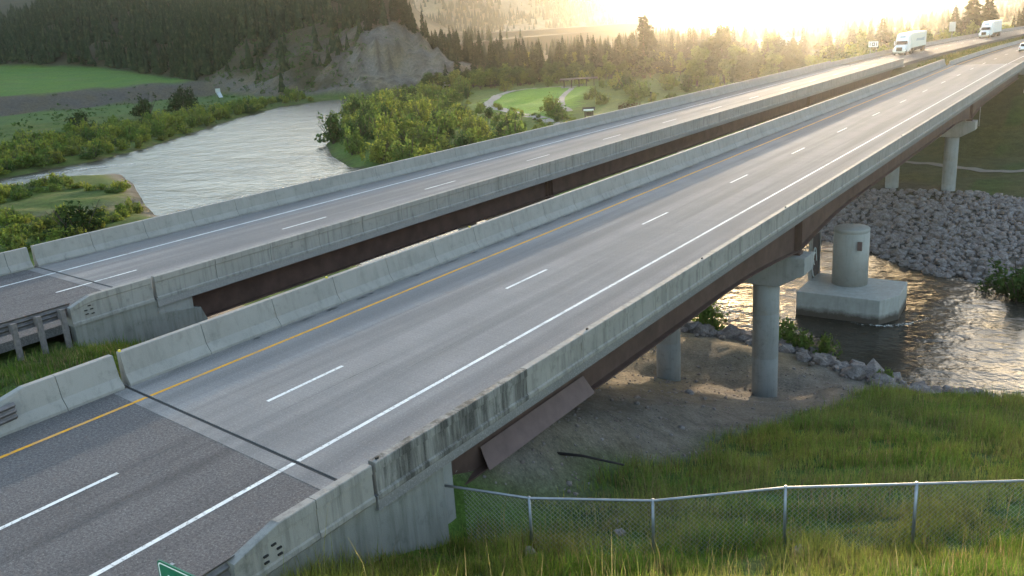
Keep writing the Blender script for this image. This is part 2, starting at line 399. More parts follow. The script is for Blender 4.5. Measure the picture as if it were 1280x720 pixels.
LAWN = [(-128, 186), (-141, 200), (-147, 216), (-150, 236), (-144, 252), (-128, 246), (-112, 214), (-92, 172), (-86, 156), (-108, 172)]
def axis(parts):
    r = []
    for a, b, st in parts: r += list(np.arange(a, b, st))
    return np.array(r+[parts[-1][1]])
def build_ground():
    xs = axis([(-3600, -1500, 300), (-1500, -700, 80), (-700, -330, 8), (-330, -190, 2.2), (-190, -60, 3), (-60, -24, 1.5), (-24, 24, .6), (24, 60, 3), (60, 400, 30), (400, 3600, 400)])
    ys = axis([(-800, -200, 150), (-200, -20, 20), (-20, 44, .6), (44, 150, 1.2), (150, 230, 3.5), (230, 345, 2.2), (345, 700, 9), (700, 1500, 80), (1500, 3600, 300)])
    X, Y = np.meshgrid(xs, ys); Z, rd, west, farb, u, al, s = height(X, Y, True)
    far = np.maximum(np.abs(X), np.abs(Y))
    n1 = wav(X, Y, 9, 3); n2 = wav(X, Y, 30, 17); n3 = wav(X, Y, 2.4, 40)
    col = np.empty(X.shape+(3,))
    def put(mask, c):
        mk = np.clip(mask, 0, 1)[..., None]; col[:] = col*(1-mk)+np.array(c)*mk
    col[:] = (.075, .115, .03); put(smooth(-.2, 1.6, n1)*.6, (.13, .135, .055))
    near = ~west & ~farb
    put(near & (X > 4), (.07, .13, .03)); put((near & (X > 4))*smooth(.2, 1.4, n1+.5*n3)*.6, (.12, .115, .05))
    gx = 6.6+(Y-9)*.1+.8*n1*.6
    put(near*smooth(1.0, -1.0, X-gx)*smooth(.5, 2.5, Y)*(X > -40), (.215, .185, .16))
    put((near & (np.abs(rd) < 2.2))*1.0, (.16, .15, .14))
    put((near & (X < -60))*smooth(.3, 1.2, n2)*.8, (.13, .12, .085))
    put((~west & farb & (X > -40) & (Y < 100))*smooth(-24, -20, rd)*smooth(1.5, 0, rd), (.14, .125, .12))
    put((~west & farb & (X > -28) & (Y > 92))*.7, (.085, .075, .045))
    put((~west & farb & (X > 6) & (Y > 92))*smooth(-.3, .9, n1)*.8, (.055, .095, .025))
    put((~west & farb & (X < -28))*.8, (.095, .15, .035)); put(inside(X, Y, LAWN), (.15, .29, .04))
    fld = west & (s > 22) & (u < 4); put(fld, (.095, .175, .035)); put(fld*smooth(.2, 1.4, n2)*.6, (.12, .16, .05)); put(fld*(.5+.5*np.sin(s*.35+.6*n2))*.25, (.07, .15, .035))
    put(west*smooth(-3, 1, s)*smooth(24, 19, s)*(u < 4), (.105, .092, .082))
    put(west & (s < -3) & (s > -70) & (u <= 0) & (rd < -35), (.08, .13, .04))
    hm = smooth(0, 4, u); put(hm, (.06, .055, .035))
    scree = hm*np.maximum(smooth(4.75, 5.05, al)*smooth(7.9, 7.6, al)*smooth(56, 44, u+6*n2*.5), smooth(3.3, 4.4, al)*smooth(5.5, 4.8, al)*smooth(72, 55, u)*smooth(-.9, .6, n2)*.8)
    put(scree, (.17, .155, .145)); put(scree*smooth(-.2, 1.2, wav(X, Y, 13, 25))*.8, (.12, .105, .092)); put(scree*smooth(4.9, 4.5, al)*.6, (.1, .085, .068))
    put(scree*smooth(.6, .1, np.abs(np.sin(al*17+.6*np.sin(u*.11)+1.3*np.sin(al*5.3))))*.85, (.07, .064, .058)); put(scree*smooth(.3, .05, np.abs(np.sin(al*41+.3*np.sin(u*.2))))*.6, (.09, .08, .072))  # gully shading painted into the scree colour, following the rill pattern
    put(hm*smooth(2.6, 3.6, al)*smooth(5, 4.2, al)*smooth(16, 8, u), (.13, .115, .1))
    put(rd > 0, (.06, .05, .04))
    ny, nx = X.shape; I = np.arange(ny*nx).reshape(ny, nx)
    F = np.stack([I[:-1, :-1], I[:-1, 1:], I[1:, 1:], I[1:, :-1]], -1).reshape(-1, 4)
    V = np.stack([X, Y, Z], -1).reshape(-1, 3)
    me = np_mesh('ground', V, F, GROUND, col.reshape(-1, 3), True)
    tag(inst('ground', me), kind='structure')
build_ground()

def build_water():
    xs = np.arange(-300, 420, 8.0); xs = np.append(xs, 420); ys = np.append(np.arange(-400, 340, 8.0), 340)
    X, Y = np.meshgrid(xs, ys); rd = river_d(X, Y)
    I = np.arange(X.size).reshape(X.shape)
    F = np.stack([I[:-1, :-1], I[:-1, 1:], I[1:, 1:], I[1:, :-1]], -1).reshape(-1, 4)
    keep = (rd.ravel()[F] > -14).any(1); F = F[keep]
    V = np.stack([X, Y, np.full_like(X, WZ)], -1).reshape(-1, 3)
    us = np.unique(F); mp = np.full(len(V), -1); mp[us] = np.arange(len(us))
    tag(inst('river', np_mesh('river', V[us], mp[F], WATER)), kind='structure')
build_water()

def build_mountain():
    az = np.radians(np.linspace(-75, 105, 420)); rad = np.append(np.linspace(1700, 2960, 44), [3100, 3300, 3600.])
    elev = np.interp(np.degrees(az), [-75, -30, 0, 4, 8, 10.5, 13, 17, 21, 24, 27, 35, 60, 105], [7, 7, 5.5, 4.2, 2.2, .9, .25, .1, .25, .9, 2.2, 6, 9, 9])
    A, R = np.meshgrid(az, rad); E = np.broadcast_to(elev, A.shape)
    t = (R-1700)/1260
    X = -np.sin(A)*R; Y = np.cos(A)*R
    top = np.tan(np.radians(E))*2960+10
    prof = np.where(t < 1, smooth(-.15, 1.05, t), 1-.5*(t-1))
    Z = -14+(top+14)*prof*(1+.0*t)+np.minimum(1, top/70)*(20*wav(X, Y, 640, 4)+15*wav(X, Y, 250, 13)+8*wav(X, Y, 110, 31)+3*wav(X, Y, 50, 45))*smooth(0, .25, t)
    col = np.empty(X.shape+(3,)); mk = smooth(-.6, .9, wav(X, Y, 210, 22)+.5*wav(X, Y, 65, 2))[..., None]
    col[:] = np.array((.17, .16, .11))*(1-mk)+np.array((.28, .245, .185))*mk
    ny, nx = X.shape; I = np.arange(ny*nx).reshape(ny, nx)
    F = np.stack([I[:-1, 1:], I[:-1, :-1], I[1:, :-1], I[1:, 1:]], -1).reshape(-1, 4)
    V = np.stack([X, Y, Z], -1).reshape(-1, 3)
    tag(inst('mountain', np_mesh('mountain', V, F, HILLM, col.reshape(-1, 3), True)), kind='structure')
    # woods on its slopes, seen as one mass
    P = []
    for _ in range(26000):
        j = nrng.uniform(nx*.36, nx*.78); i = nrng.uniform(0, 42.9); j0, i0 = int(j), int(i); a, b = j-j0, i-i0
        g = lambda Q: (Q[i0, j0]*(1-a)+Q[i0, j0+1]*a)*(1-b)+(Q[i0+1, j0]*(1-a)+Q[i0+1, j0+1]*a)*b
        x, y, z = g(X), g(Y), g(Z)
        if wav(x, y, 210, 22)+.5*wav(x, y, 65, 2) > .5 and nrng.uniform() < .7: continue
        P.append((x, y, z, nrng.uniform(10, 20)))
    P = np.array(P); cone_field('mountain_woods', P, .2, 'dark conifer woods scattered over the far hazy mountainside')
def cone_field(name, P, wr, label):
    n = len(P); k = 5; th = np.arange(k)*2*np.pi/k
    V = np.zeros((n, k+1, 3)); V[:, :k, 0] = P[:, 0, None]+np.cos(th)*P[:, 3, None]*wr; V[:, :k, 1] = P[:, 1, None]+np.sin(th)*P[:, 3, None]*wr
    V[:, :k, 2] = P[:, 2, None]+P[:, 3, None]*.08; V[:, k] = P[:, :3]; V[:, k, 2] += P[:, 3]
    b = (np.arange(n)*(k+1))[:, None]
    F = np.concatenate([np.stack([b[:, 0]+i, b[:, 0]+(i+1) % k, b[:, 0]+k], -1) for i in range(k)])
    o = inst(name, np_mesh(name, V.reshape(-1, 3), F, L_CON)); tag(o, label, 'woods', None, 'stuff')
build_mountain()

# ------------------------------------------------------------------ roads
def strip(mb, y0, y1, xa, xb, z, n=1, off=True):
    for i in range(n):
        a, b = y0+(y1-y0)*i/n, y0+(y1-y0)*(i+1)/n
        oa, ob = (float(xoff(a)), float(xoff(b))) if off else (0, 0)
        mb.add([(xa+oa, a, z), (xb+oa, a, z), (xb+ob, b, z), (xa+ob, b, z)], [(0, 1, 2, 3)])
    return mb
EJ = lambda x: -1.84-.117*x             # near bridge joint line (slightly skewed)
WJ = lambda x: 3.73-.09*x               # other bridge joint line
Y1, Y2 = 145.0, 150.0                   # far ends

def road(name, xa, xb, z, jn, y_far, w_in):
    nearr = MB(); c = [(xa, -90), (xb, -90), (xb, jn(xb)-.5), (xa, jn(xa)-.5)]
    nearr.prism(c, z-.35, z-.004, 'z')
    o = tag(nearr.build(name, ASPH), kind='structure')
    f = MB(); n = 24
    for i in range(n):
        a, b = y_far+.5+(520-y_far)*i/n, y_far+.5+(520-y_far)*(i+1)/n; oa, ob = float(xoff(a)), float(xoff(b))
        f.add([(xa+oa, a, z-.004), (xb+oa, a, z-.004), (xb+ob, b, z-.004), (xa+ob, b, z-.004)], [(0, 1, 2, 3)])
        for e in (xa, xb):
            f.add([(e+oa, a, z-.004), (e+ob, b, z-.004), (e+ob, b, z-.5), (e+oa, a, z-.5)], [(0, 1, 2, 3) if e == xa else (3, 2, 1, 0)])
    o2 = tag(f.build(name, ASPH), kind='structure')
    return o, o2
road_e, road_e2 = road('road', -5.0, 6.2, 0.0, EJ, Y1, 0)
road_w, road_w2 = road('road', -23.5, -12.85, .2, WJ, Y2, 0)

# ------------------------------------------------------------------ bridges
bridge_e = empty('highway_bridge', (0, 0, 0), 0, 'nearer concrete deck highway bridge with yellow line, running to the upper right', 'bridge')
bridge_w = empty('highway_bridge', (0, 0, 0), 0, 'farther highway bridge on the river side, carrying the oncoming trucks', 'bridge')

def deck(bridge, xa, xb, jn, y1, z):
    d = MB(); d.prism([(xa, jn(xa)+.06), (xb, jn(xb)+.06), (xb, y1), (xa, y1)], z-.36, z, 'z'); d.build('deck_slab', DECK, bridge)
    b = MB(); b.prism([(xa+.55, jn(xa+.55)-.5), (xb-.45, jn(xb-.45)-.5), (xb-.45, jn(xb-.45)-.05), (xa+.55, jn(xa+.55)-.05)], z-.3, z, 'z'); b.build('approach_slab', DECK, bridge)
    j = MB(); j.prism([(xa+.55, jn(xa+.55)-.05), (xb-.45, jn(xb-.45)-.05), (xb-.45, jn(xb-.45)+.06), (xa+.55, jn(xa+.55)+.06)], z-.3, z-.02, 'z'); j.build('expansion_joint', JOINT, bridge)
    f = MB(); f.box(xa+.55, xb-.45, y1, y1+.5, z-.3, z+.002); f.build('approach_slab', CONC, bridge)
deck(bridge_e, -5.52, 6.64, EJ, Y1, 0.0)
deck(bridge_w, -23.98, -12.36, WJ, Y2, .2)

def panels(bridge, prof, y0, y1, z, step, mat, name='barrier_panel', skew=None, gap=.022):
    P = [(x, zz+z) for x, zz in prof]; y = y0; first = True; k = 0; cache = {}
    while y < y1-.3:
        e = min(y+step, y1)
        if e < y1-.01 or first:
            key = round(e-y, 3)
            if first and skew:
                me = MB().prism(P, lambda p: skew(p[0])+.1-y, e-y-gap).mesh(name, mat); 
            else:
                if key not in cache: cache[key] = MB().prism(P, 0, e-y-gap).mesh(name, mat)
                me = cache[key]
        else: me = MB().prism(P, 0, e-y-gap).mesh(name, mat)
        inst(name, me, bridge, (0, y, 0)); first = False; y = e; k += 1
RP = [(6.2, 0), (6.2, .07), (6.34, .3), (6.41, .80), (6.43, .82), (6.64, .82), (6.655, .80), (6.655, .60), (6.615, .585), (6.615, .07), (6.66, .03), (6.66, -.07), (6.645, -.1), (6.641, -.1), (6.641, 0)]
LP = [(-4.95, 0), (-5.51, 0), (-5.52, .3), (-5.52, 1.02), (-5.5, 1.04), (-5.3, 1.04), (-5.28, 1.02), (-5.14, .36), (-4.95, .08)]
WRP = [(-12.85, 0), (-12.85, .07), (-12.7, .32), (-12.62, .90), (-12.6, .92), (-12.38, .92), (-12.365, .9), (-12.365, .68), (-12.4, .66), (-12.4, .07), (-12.35, .03), (-12.35, -.05), (-12.359, -.08), (-12.359, 0)]
WLP = [(-23.5, 0), (-23.97, 0), (-23.97, .98), (-23.95, 1.0), (-23.78, 1.0), (-23.76, .98), (-23.66, .34), (-23.5, .08)]
# each first panel starts at the skewed joint, the others repeat every ten feet
panels(bridge_e, RP, -2.5, 3.62, 0, 3.07, CONC3, skew=EJ)
panels(bridge_e, RP, 3.64, Y1+16, 0, 3.07, CONC2)
panels(bridge_e, LP, -1.2, Y1, 0, 3.07, CONC, skew=EJ)
panels(bridge_w, WRP, 4.88, Y2, .2, 3.07, CONC2, skew=WJ)
panels(bridge_w, WLP, 5.9, Y2-3, .2, 3.07, CONC, skew=WJ)

def girder(bridge, x, y0, y1, zt, zb, piers, haunch=0.0):
    """plate girder whose web deepens over the piers"""
    ys = sorted(set([y0, y1]+[p+d for p in piers for d in (-11, -8, -6, -4, -2.5, -1.2, 0, 1.2, 2.5, 4, 6, 8, 11) if y0 < p+d < y1]))
    zbot = lambda y: zb-haunch*max([max(0, 1-abs(y-p)/11)**1.7 for p in piers])
    g = MB(); g.box(x-.2, x+.2, y0, y1, zt-.04, zt)
    for w_, lo, hi in ((.012, lambda y: zbot(y)+.05, lambda y: zt-.04), (.26, zbot, lambda y: zbot(y)+.05)):
        V = [(x+sx*w_, y, f(y)) for y in ys for sx, f in ((-1, lo), (1, lo), (1, hi), (-1, hi))]
        F = [(0, 3, 2, 1), tuple(4*(len(ys)-1)+k for k in range(4))]+[(4*i+k, 4*i+(k+1) % 4, 4*i+4+(k+1) % 4, 4*i+4+k) for i in range(len(ys)-1) for k in range(4)]
        F = [tuple(reversed(f)) for f in F]
        g.add(V, F)
    o = g.build('girder', STEEL, bridge)
    for p in piers:
        for dy in (-.35, 0, .35):
            MB().box(x-.2, x+.2, p+dy-.015, p+dy+.015, zbot(p)+.05, zt-.04).build('stiffener', STEEL, o)
    return o
for gx_ in (-4.3, -1.05, 2.2, 5.42): g_ = girder(bridge_e, gx_, EJ(gx_)+1.2, Y1-.6, -.36, -2.1, (32.3, 95.3), .72)
for gx_ in (-22.7, -19.7, -16.6, -13.55): girder(bridge_w, gx_, WJ(gx_)+.9, Y2-.6, -.16, -1.6, (37, 99))
# sloping plate hung along the lower edge of the outer girder
MB().add([(5.5, 2.75, -1.42), (5.88, 2.6, -2.0), (5.88, 8.7, -2.0), (5.5, 8.6, -1.42), (5.48, 2.75, -1.44), (5.86, 2.6, -2.02), (5.86, 8.7, -2.02), (5.48, 8.6, -1.44)],
         [(0, 1, 2, 3), (7, 6, 5, 4), (0, 4, 5, 1), (1, 5, 6, 2), (2, 6, 7, 3), (3, 7, 4, 0)]).build('girder_plate', STEEL2, bridge_e)
def pier(bridge, y, xc, cols, zcap, half, zg):
    c = MB(); c.prism([(xc-half, zcap), (xc+half, zcap), (xc+half, zcap-.95), (cols[1]+.9, zcap-1.75), (cols[0]-.9, zcap-1.75), (xc-half, zcap-.95)], y-.85, y+.85)
    c.build('pier_cap', CONCP, bridge, bevel=.03)
    for x in cols:
        prof = [(.74, zg-2.5)]+[(.74+(.012 if i % 2 else 0), z_) for i, z_ in enumerate(np.linspace(zg-2.4, zcap-1.75, 9))]
        MB().lathe([(.74, zg-2.5), (.74, zg+2.2), (.73, zg+2.23), (.73, zg+2.27), (.74, zg+2.3), (.74, zg+4.9), (.73, zg+4.93), (.73, zg+4.97), (.74, zg+5), (.74, zcap-1.76)], x, y, 28).build('pier_column', CONCP, bridge, True)
    for gx2 in ((-4.3, -1.05, 2.2, 5.42) if bridge is bridge_e else (-22.7, -19.7, -16.6, -13.55)):
        MB().box(gx2-.3, gx2+.3, y-.3, y+.3, zcap, zcap+.16).build('bearing', STEEL, bridge)
pier(bridge_e, 32.3, .55, (-2.3, 3.8), -2.99, 5.6, -11.5)
pier(bridge_e, 95.3, .55, (-2.3, 3.8), -2.99, 5.6, -12.4)
pier(bridge_w, 37, -18.1, (-21, -15.2), -1.76, 5.4, -12)
pier(bridge_w, 99, -18.1, (-21, -15.2), -1.76, 5.4, -12)
# abutments and wing walls
MB().prism([(-5.4, EJ(-5.4)-1.0), (6.2, EJ(6.2)-1.0), (6.2, .6), (5.9, .6), (5.9, EJ(5.9)+.8), (-5.4, EJ(-5.4)+.8)], -5.5, -.37, 'z').build('abutment_wall', CONCP, bridge_e)
MB().box(6.21, 6.56, -6.5, -.15, -4.5, -.12).build('wing_wall', MOSSC, bridge_e, bevel=.02)
MB().prism([(-23.9, WJ(-23.9)-1.0), (-12.5, WJ(-12.5)-1.0), (-12.5, 6.6), (-12.9, 6.6), (-12.9, WJ(-12.9)+.9), (-23.9, WJ(-23.9)+.9)], -4.5, -.17, 'z').build('abutment_wall', CONCP, bridge_w)
MB().prism([(1.35, -2.5), (7.6, -2.5), (6.9, -.75), (4.9, -.45), (4.9, .12), (1.35, .12)], -12.78, -12.42, 'x').build('wing_wall', MOSSC, bridge_w, bevel=.02)
MB().box(-5.4, 6.5, Y1-.5, Y1+1.2, -4, -.37).build('abutment_wall', CONCP, bridge_e)
MB().box(-23.9, -12.4, Y2-.5, Y2+1.2, -4, -.17).build('abutment_wall', CONCP, bridge_w)

def end_barrier(bridge, prof, y_tip, y_drop, y_end, z, drop, mat, face=None, bolts=None, skew=None):
    """barrier block on the wing wall whose top runs down to the guardrail"""
    zt = max(p[1] for p in prof); mb = MB()
    ys = [y_tip, y_drop, y_end]; n = len(prof); V = []
    for i, yy in enumerate(ys):
        for (x, zz) in prof:
            z2 = zz-(drop if i == 0 else 0)*(zz/zt)**2
            V.append((x, (skew(x)-.1 if skew and i == 2 else yy), z+z2))
    F = [tuple(range(n)), tuple(reversed(range(2*n, 3*n)))]+[(i*n+k, i*n+n+k, i*n+n+(k+1) % n, i*n+(k+1) % n) for i in range(2) for k in range(n)]
    ar = sum(prof[i][0]*prof[(i+1) % n][1]-prof[(i+1) % n][0]*prof[i][1] for i in range(n))
    if ar < 0: F = [tuple(reversed(f)) for f in F]
    o = mb.add(V, F).build('end_barrier', mat, bridge)
    if bolts:
        for (x, y, zz) in bolts: MB().box(x-.03, x+.03, y-.055, y+.055, z+zz-.018, z+zz+.018).build('bolt_plate', BLACK, o)
    return o
RE = [(6.2, 0), (6.2, .07), (6.34, .3), (6.41, .80), (6.43, .82), (6.64, .82), (6.655, .80), (6.655, .60), (6.63, .585), (6.63, .07), (6.66, .03), (6.66, -.07), (6.63, -.115), (6.2, -.115)]
end_barrier(bridge_e, RE, -6.45, -5.3, -4.33, 0, .28, CONC2, bolts=[(6.64, -5.55+a, b) for a, b in ((.05, .44), (-.17, .3), (.17, .3), (-.17, .16), (.17, .16))])
panels(bridge_e, RE, -4.31, -2.62, 0, 3.0, CONC2)
LE = [(-4.95, 0), (-5.51, 0), (-5.52, 1.02), (-5.5, 1.04), (-5.3, 1.04), (-5.28, 1.02), (-5.14, .36), (-4.95, .08)]
end_barrier(bridge_e, LE, -5.9, -4.1, -3.2, 0, .42, CONC)
panels(bridge_e, LE, -3.18, -1.34, 0, 3.0, CONC)
WE = [(-12.85, 0), (-12.85, .07), (-12.7, .32), (-12.62, .90), (-12.6, .92), (-12.38, .92), (-12.365, .9), (-12.365, .68), (-12.39, .66), (-12.39, .07), (-12.35, .03), (-12.35, -.08), (-12.4, -.08), (-12.85, -.08)]
end_barrier(bridge_w, WE, 1.3, 2.15, 4.78, .2, .27, CONC2, bolts=[(-12.38, 2.0+a, b) for a, b in ((.05, .55), (-.12, .4), (.12, .4), (-.1, .25), (.14, .22))])
panels(bridge_w, WLP, -9, 5.72, .2, 3.4, CONC)

# painted lines
def line(parent, xa, xb, ya, yb, z, mat, name, n=1, off=False): return strip(MB(), ya, yb, xa, xb, z, n, off).build(name, mat, parent)
for i in range(12):
    y = 12.192*i; line(bridge_e, -.065, .065, y, y+3.048, .005, WHITEP, 'lane_dash')
line(bridge_e, 3.6, 3.74, EJ(3.67)+.07, Y1, .005, WHITEP, 'edge_line'); line(bridge_e, -3.74, -3.6, EJ(-3.67)+.07, Y1, .005, YELLOWP, 'edge_line')
line(bridge_e, 3.6, 3.74, EJ(3.67)-.5, EJ(3.67)-.06, .005, WHITEP, 'edge_line'); line(bridge_e, -3.74, -3.6, EJ(-3.67)-.5, EJ(-3.67)-.06, .005, YELLOWP, 'edge_line')
line(road_e, 3.6, 3.74, -90, EJ(3.67)-.51, .003, WHITEP, 'edge_line'); line(road_e, -3.74, -3.6, -90, EJ(-3.67)-.51, .003, YELLOWP, 'edge_line')
line(road_e, -.02, .11, -7.82, -4.77, .003, WHITEP, 'lane_dash'); line(road_e, -.065, .065, -19.5, -16.45, .003, WHITEP, 'lane_dash')
for i in range(12, 20):
    y = 12.192*i; line(road_e2, -.06, .06, y, y+3.048, .003, WHITEP, 'lane_dash', 2, True)
line(road_e2, 3.6, 3.74, Y1+.5, 400, .003, WHITEP, 'edge_line', 30, True); line(road_e2, -3.74, -3.6, Y1+.5, 400, .003, YELLOWP, 'edge_line', 30, True)
XD = -17.75
for i in range(12):
    y = 4.2+12.192*i
    ya = y if y > WJ(XD)+.1 else WJ(XD)+.07
    line(bridge_w, XD-.065, XD+.065, ya, y+3.3, .205, WHITEP, 'lane_dash')
line(bridge_w, XD-.065, XD+.065, WJ(XD)-.5, WJ(XD)-.06, .205, WHITEP, 'lane_dash')
line(road_w, XD-.065, XD+.065, 3.6, WJ(XD)-.51, .203, WHITEP, 'lane_dash'); line(road_w, XD-.065, XD+.065, -8, -5, .203, WHITEP, 'lane_dash')
for i in range(12, 20):
    y = 4.2+12.192*i; line(road_w2, XD-.065, XD+.065, y, y+3, .203, WHITEP, 'lane_dash', 2, True)
line(bridge_w, -21.42, -21.28, WJ(-21.35)+.07, Y2, .205, WHITEP, 'edge_line'); line(road_w, -21.42, -21.28, -90, WJ(-21.35)-.51, .203, WHITEP, 'edge_line')
line(bridge_w, -21.42, -21.28, WJ(-21.35)-.5, WJ(-21.35)-.06, .205, WHITEP, 'edge_line')
line(road_w2, -21.42, -21.28, Y2+.5, 400, .203, WHITEP, 'edge_line', 30, True)
line(bridge_w, -14.2, -14.06, WJ(-14.1)+.07, Y2, .205, YELLOWP, 'edge_line'); line(road_w, -14.2, -14.06, -90, WJ(-14.1)-.51, .203, YELLOWP, 'edge_line')
# little reflector tabs on the barrier tops
for y in (-1.05, 17.1, 7.8): MB().box(-5.44, -5.36, y-.03, y+.03, 1.04, 1.1).build('reflector', YREFL, bridge_e)
for y in (-2.35, 7.2, 16.3, 26.6, 53): MB().box(6.52, 6.57, y-.04, y+.04, .82, .87).build('reflector', BLACK, bridge_e)
TAR = M_plain('tar_patch', (.02, .02, .022), .5)
for k in range(34):
    y = 1.0+k*1.25+rng.uniform(-.5, .5)
    if rng.random() < .3: continue
    L = rng.uniform(.25, .95); wv_ = rng.uniform(.05, .1); x = -4.78+rng.uniform(-.03, .05); n = 7
    up = [(x+wv_*(.4+rng.random())*math.sin(math.pi*(i+.5)/n), y+L*i/(n-1)) for i in range(n)]; dn = [(x-wv_*(.4+rng.random())*math.sin(math.pi*(i+.5)/n), y+L*i/(n-1)) for i in range(n)]
    V = [(a, b, .004) for a, b in up]+[(a, b, .004) for a, b in reversed(dn)]; MB().add(V, [tuple(range(len(V)))]).build('tar_patch', TAR, bridge_e)
def crack(parent, x0, y0, x1, y1, wd, z):
    n = 14; up, dn = [], []
    for i in range(n):
        t = i/(n-1); x = x0+(x1-x0)*t+rng.uniform(-.02, .02); y = y0+(y1-y0)*t; w_ = wd*rng.uniform(.4, 1.3)*math.sin(math.pi*(i+.4)/n); up.append((x+w_, y, z)); dn.append((x-w_, y, z))
    MB().add(up+dn[::-1], [tuple(range(2*n))]).build('crack', TAR, parent)
crack(road_e, .05, -4.6, .03, -2.5, .03, 0.0); crack(road_e, .95, -5.2, .9, -3.6, .018, 0.0); crack(road_e, 1.6, -9, 1.5, -3.2, .014, 0.0); crack(road_e, -1.9, -8.5, -2.0, -3.5, .012, 0.0)
crack(bridge_e, .9, -.9, 1.0, 5.5, .012, .004); crack(bridge_e, 2.1, 1.5, 2.0, 7.5, .01, .004); crack(bridge_e, -1.9, 4, -1.8, 13, .01, .004)
# drain outlet by the far abutment
MB().tube([(7.0, 138, -3.4), (9.2, 138.6, -3.7)], .5, 10).build('drain_pipe', SIGNW, bridge_e)
MB().tube([(6.4, 95.3, -3.6), (6.4, 95.3, -1.5)], .04, 6).build('inspection_post', GALV, bridge_e)

# ------------------------------------------------------------------ guardrails
def wprof(h=.31, d=.08, waves=2):
    pts = []
    for i in range(waves*8+1):
        t = i/(waves*8); pts.append((d*.5*(1-math.cos(2*math.pi*waves*t)), -h/2+h*t))
    return pts
def beam_strip(mb, path, prof, side, th=.006):
    """corrugated beam along path [(x,y,z)]; side = +1 when the road lies towards +x"""
    n = len(prof)
    for k, sgn in ((0, 1), (1, -1)):
        V = []
        for (x, y, z) in path:
            for (d, h) in prof: V.append((x+side*(d-k*th), y, z+h))
        F = [(i*n+j, i*n+j+1, i*n+n+j+1, i*n+n+j) for i in range(len(path)-1) for j in range(n-1)]
        mb.add(V, F if sgn > 0 else [tuple(reversed(f)) for f in F])
    return mb
def guardrail(label, path, side, waves, post_ys, zbase, xb, group=None, postmat=None, h=None):
    y0 = path[0][1]
    g = empty('guardrail', (path[0][0], y0, zbase), 0, label, 'guardrail', group)
    rel = [(p[0]-path[0][0], p[1]-y0, p[2]-zbase) for p in path]
    o = beam_strip(MB(), rel, wprof(h or (.31 if waves == 2 else .5), .08, waves), side).build('rail', GALVD, g, True)
    for py in post_ys:
        x = float(np.interp(py, [p[1] for p in path], [p[0] for p in path]))-path[0][0]; zt = float(np.interp(py, [p[1] for p in path], [p[2] for p in path]))-zbase+.18
        p_ = MB(); p_.box(x-side*.36, x-side*.21, py-y0-.085, py-y0+.085, -1.0, zt); p_.build('post', postmat or WOODP, g)
        MB().box(min(x-side*.2, x-.005*side), max(x-side*.2, x-.005*side), py-y0-.06, py-y0+.06, zt-.4, zt-.03).build('blockout', postmat or WOODP, g)
    return g
guardrail('thrie beam guardrail with grey posts joining the farther bridge, left edge', [(-12.72, -14, .72), (-12.72, -3, .72), (-12.7, 1.5, .72)], -1, 3, [-12, -10.1, -8.2, -6.3, -4.4, -2.7, -1.75, -.8, .1, 1.0], 0, 0)
guardrail('short end of thrie beam rail bolted to the median barrier, lower left edge', [(-4.98, -12, .52), (-4.98, -5.5, .54), (-5.06, -4.55, .56)], 1, 3, [-11, -9, -7.2], 0, 0)
guardrail('guardrail end fixed to the barrier by the green sign, bottom edge', [(6.5, -16, .35), (6.5, -8, .35), (6.5, -6.3, .36)], -1, 3, [-14, -12, -10, -8.6, -7.4], 0, 0, h=.52)
def low_barrier(label, x, ya, yb, z, hh):
    g = empty('concrete_barrier', (x, ya, z), 0, label, 'barrier')
    y = ya
    while y < yb:
        e = y+6; P = [(-.3, 0), (-.3, .08), (-.12, .3), (-.08, hh), (.08, hh), (.12, .3), (.3, .08), (.3, 0)]
        oa, ob = float(xoff(y)), float(xoff(e))
        mb = MB(); n = len(P); V = [(p[0]+o_, yy-ya, p[1]) for yy, o_ in ((y, oa), (e-.03, ob)) for p in P]
        mb.add(V, [tuple(range(n)), tuple(reversed(range(n, 2*n)))]+[(i, n+i, n+(i+1) % n, (i+1) % n) for i in range(n)])
        mb.build('barrier_segment', CONC, g); y = e
low_barrier('low concrete barrier between the grassy median and the nearer road, upper right', -4.75, Y1+1, 330, 0, .62)
low_barrier('low concrete barrier along the outer edge of the truck road, upper right', -23.9, Y2-2.9, 330, .2, .8)

# ------------------------------------------------------------------ abandoned pier in the river
op = empty('old_bridge_pier', (3.2, 54, WZ), 0, 'stub of an old round concrete pier on a block footing standing in the river', 'pier')
fx = [(-3.3, -2.8), (2.9, -2.9), (3.9, -1.0), (3.7, 2.9), (-3.3, 3.1)]
MB().prism(fx, -2.0, 1.9, 'z').build('footing', M_wet(), op, bevel=.05)
MB().lathe([(1.34, 1.9), (1.34, 6.05), (1.3, 6.08), (1.3, 6.14), (1.34, 6.17), (1.34, 6.38), (1.28, 6.43)], -.25, 1.0, 40).build('round_shaft', M_concrete('pale_pier_concrete', (.37, .36, .34), (.2, .19, .17), .4, .35), op, True)
MB().box(.52, .86, -.33, -.22, 4.9, 5.6).build('patch_plate', STEEL2, op)
fr = MB(); fr.box(-3.35, -3.1, .4, .62, 1.9, 5.5); fr.box(-3.35, -3.1, 2.7, 2.92, 1.9, 5.5); fr.box(-3.35, -3.1, .4, 2.92, 5.5, 5.75); fo = fr.build('upright_frame', CONC, op)
MB().box(-3.26, -3.2, .62, 2.7, 1.9, 5.5).build('dark_panel', M_plain('rusty_panel', (.07, .05, .045), .8), fo)
gr = MB()
for k in range(2):
    pts = [(-3.17, 1.5+.55*math.cos(t)*(1-.35*k), 3.0+.7*k+1.0*math.sin(t)*(1-.3*k)) for t in np.linspace(.2, 4.6, 14)]
    gr.tube(pts, .05, 5)
gr.build('graffiti', SIGNW, fo)
